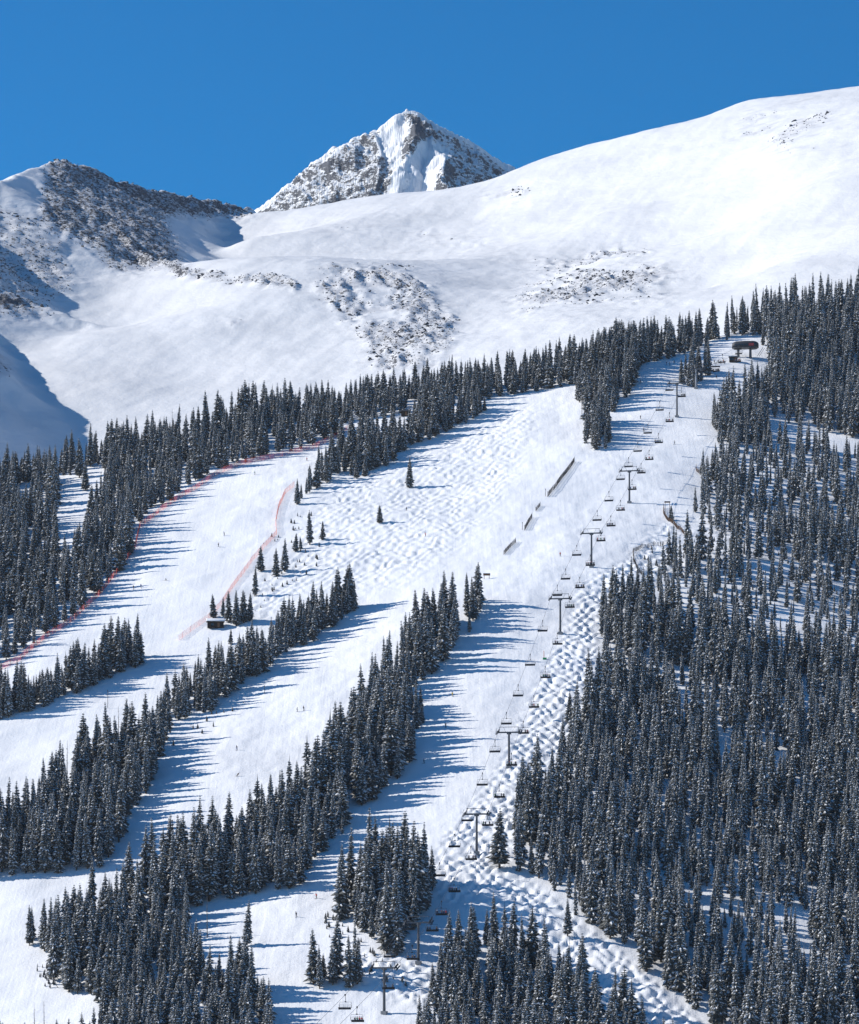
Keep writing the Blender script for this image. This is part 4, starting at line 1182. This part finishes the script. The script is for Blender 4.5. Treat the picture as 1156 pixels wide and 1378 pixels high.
net_fence([(0, 902), (28, 888), (60, 860), (100, 834), (132, 803), (160, 768), (181, 740), (188, 710), (216, 688), (246, 668), (272, 652), (302, 634), (330, 624), (372, 616), (420, 604), (450, 590), (472, 575)],
          'long red safety netting along the forest edge of the side run', 2.2, M['red_net'], M['orange_post'])
net_fence([(396, 654), (384, 664), (375, 684), (371, 704), (372, 720), (353, 740), (340, 755), (320, 782), (300, 812), (280, 834), (262, 846), (240, 862)],
          'faded pink safety netting curving down to the log hut', 2.2, M['pink_net'], M['pink_net'], th=.05)
def slat_fence(pts, label, h, step=2.4, group=None, mat_=None, nsl=5, cross=True):
    w = trace(pts, step); base = w[0].copy()
    t = thing('snow_fence', label, 'fence', base, 0, group)
    mat_ = mat_ or M['slat']
    pm = MB(); pm.bar((0, 0, -.5), (0, 0, h + .5), .09, .08, 5); pme = pm.mesh('post', mat_)
    for p in w: link('post', pme, t, p - base)
    sl = MB(); rl = MB()
    for a, b in zip(w[:-1], w[1:]):
        a = a - base; b = b - base; d = b - a
        for z in (.35, h * .62, h):
            rl.bar(a + Vector((0, 0, z)), b + Vector((0, 0, z)), .05, .05, 4)
        for k in range(nsl):
            p = a + d * ((k + .5) / nsl); o = random.uniform(-.12, .12)
            sl.box(p + Vector((o, 0, h * .55)), (.14, .05, h * 1.0), rot=Matrix.Rotation(random.uniform(-.12, .12), 3, 'Y'))
    rl.build('rail', mat_, t); sl.build('slats', mat_, t)['kind'] = 'stuff'
    return t
slat_fence([(773, 622), (760, 640), (748, 656), (737, 669)], 'long upper stretch of dark slatted snow fence across the wide run', 2.1, nsl=5, group='snow fences on the wide run')
slat_fence([(727, 681), (721, 688)], 'short broken piece of snow fence between two longer stretches', 1.5, group='snow fences on the wide run')
slat_fence([(716, 697), (711, 705), (706, 714)], 'middle stretch of slatted snow fence with a tall end post', 1.9, group='snow fences on the wide run')
slat_fence([(694, 730), (687, 737), (678, 747)], 'lowest stretch of slatted snow fence on the wide run', 1.7, group='snow fences on the wide run')
slat_fence([(893, 684), (893, 692), (898, 700), (906, 706), (914, 713), (924, 722)], 'low brown plank fence curving along the lift run edge', 1.5, step=2.0, mat_=M['brown_wood'])
slat_fence([(937, 630), (937, 634), (942, 638), (947, 641)], 'short brown fence at the bend above the wooden sign', 1.4, step=2.0, mat_=M['brown_wood'])
slat_fence([(898, 733), (880, 735), (864, 738), (852, 743), (853, 756), (858, 768), (866, 776), (868, 788), (860, 796)], 'dark roll fence hooking around the head of the mogul strip', 1.6, step=2.2)
for px, py, hh, lab in ((734, 668, 3.4, 'dark post at the lower end of the long snow fence'), (703, 713, 3.4, 'dark post at the lower end of the middle snow fence'),
                        (191, 1189, 5.0, 'dark marker post beside the lower track, leftmost of three'), (209, 1190, 4.0, 'dark marker post beside the lower track, middle of three'),
                        (226, 1187, 4.0, 'dark marker post beside the lower track, rightmost of three'), (232, 1113, 2.6, 'short trail marker standing on the shaded middle run'),
                        (217, 1134, 2.6, 'short trail marker below another one on the shaded run'), (356, 934, 3.4, 'thin trail marker at the tree shadows of the middle run'),
                        (145, 953, 7, 'thin bare pole rising behind the left stand between runs')):
    p = at(px, py); t = thing('marker_post', lab, 'post', p, 0, 'posts beside the runs')
    m = MB(); m.bar((0, 0, -.5), (0, 0, hh), .10, .09, 6); m.build('pole', M['slat'], t)
    m = MB(); m.box((0, 0, hh - .25), (.34, .1, .4)); m.build('cap', M['slat'], t)
# orange marker with a green pad at the mogul edge
p = at(732, 888); t = thing('trail_marker', 'tall orange marker pole with a green pad at the mogul edge', 'marker', p)
m = MB(); m.bar((0, 0, -.4), (0, 0, 3.4), .13, .11, 6); m.build('pole', M['orange_post'], t)
m = MB(); m.box((.3, -.1, .35), (1.5, .5, .7)); m.build('pad', M['green_cloth'], t)
# signs
def sign(px, py, w, hgt, top, lab):
    p = at(px, py); t = thing('trail_sign', lab, 'sign', p)
    for sx in (-1, 1):
        m = MB(); m.bar((sx * w * .36, 0, -.5), (sx * w * .36, 0, top), .11, .1, 6); m.build('post', M['brown_wood'], t)
    m = MB(); m.box((0, -.14, top - hgt * .5), (w, .1, hgt)); m.build('board', M['brown_wood'], t)
    m = MB(); m.box((0, -.1, top + .06), (w * 1.04, .3, .14)); m.build('snow_cap', M['roof_snow'], t)
sign(655, 779, 2.9, .9, 2.2, 'brown wooden trail sign at the tip of the central stand')
sign(898, 690, 2.6, .6, 5.0, 'tall wooden sign at the corner of the brown fence')
# leaning pale log by the curving track
p = at(75, 1330); t = thing('leaning_log', 'pale bare log leaning at the edge of the corner stand', 'log', p)
m = MB(); m.bar((.8, 0, -.3), (-1.2, .3, 4.2), .12, .08, 6); m.build('stem', M['dead_wood'], t)
# bare dead trees
def make_snag(seed):
    rg = random.Random(seed); m = MB(); b = MB(); h = 17
    m.bar((0, 0, -1), (.2, 0, h * .55), .22, .13, 6); m.bar((.2, 0, h * .55), (.25, .1, h), .13, .03, 5)
    for k in range(34):
        z = h * rg.uniform(.2, .96); a = rg.uniform(0, 6.28); l = rg.uniform(.5, 1.7) * (1.1 - z / h)+.2
        b.bar((.2 * z / h, 0, z), (.2 * z / h + math.cos(a) * l, math.sin(a) * l, z - l * .25), .05, .015, 3)
    return m.mesh('trunk', M['dead_wood']), b.mesh('twigs', M['dead_wood'])
SNAG = [make_snag(1), make_snag(2)]
for q, (px, py, hp, lab) in enumerate([(997, 450, 46, 'bare dead spire rising above the trees beside the station'), (1041, 442, 50, 'tall bare spire on the ridge right of the station'),
        (1016, 448, 44, 'thin bare spire between the station and the ridge trees'), (160, 1010, 60, 'bare dead tree on the upper edge of the left stand between runs'),
        (90, 1062, 66, 'forked bare dead tree at the left stand between runs edge'), (252, 1165, 52, 'bare dead tree in the gap above the corner stand'),
        (46, 1410, 62, 'bare dead stem in the lowest treetops by the curving track'), (60, 1412, 66, 'second bare dead stem in the lowest treetops'),
        (279, 1262, 60, 'bare dead stem beside the lowest groomed run'), (766, 1320, 68, 'bare dead trunk on the lower mogul strip edge'),
        (783, 560, 40, 'thin bare stem on the edge of the dense clump'), (232, 548, 46, 'bare spire on the ridge above the upper forest')]):
    p = at(px, py); t = thing('dead_tree', lab, 'dead tree', p, q * 1.3, 'bare dead trees')
    k = hp * p.y / F / 17.0; t.scale = (k, k, k)
    a, b = SNAG[q % 2]; tr = link('trunk', a, t); link('twigs', b, tr)['kind'] = 'stuff'
# low shrubs and buried saplings poking out of the snow beside the runs
sh_xy = []
for pts, nsh in (([(345, 740), (400, 690), (440, 700), (430, 760), (380, 800), (340, 830)], 55), ([(850, 745), (900, 730), (960, 760), (930, 800), (880, 800)], 50),
                 ([(900, 700), (1000, 690), (1156, 720), (1156, 850), (960, 780)], 160), ([(440, 1215), (500, 1280), (560, 1330), (500, 1320), (430, 1260)], 50),
                 ([(45, 1295), (70, 1300), (75, 1330), (60, 1330)], 30), ([(215, 975), (290, 955), (340, 925), (350, 935), (280, 985), (225, 1010)], 16),
                 ([(720, 440), (790, 455), (780, 475), (720, 470)], 0)):
    g = outline(pts); pp = np.array(pts, float); got = 0
    while got < nsh:
        a = random.uniform(pp[:, 0].min(), pp[:, 0].max()); b = random.uniform(pp[:, 1].min(), pp[:, 1].max())
        if look(g, np.array([a]), np.array([b]))[0] > .5:
            p = at(a, b); sh_xy.append((p.x, p.y, p.z)); got += 1
ns_ = len(sh_xy); ks = RNG.uniform(.04, .13, ns_)
scatter('low_shrubs', np.array(sh_xy), np.stack([ks * 0, ks * 0, RNG.uniform(0, 6, ns_)], -1), np.stack([ks * 1.9, ks * 1.9, ks], -1), RNG.integers(0, 6, ns_), tree_lib,
        'snowy shrubs and saplings poking out beside the runs')
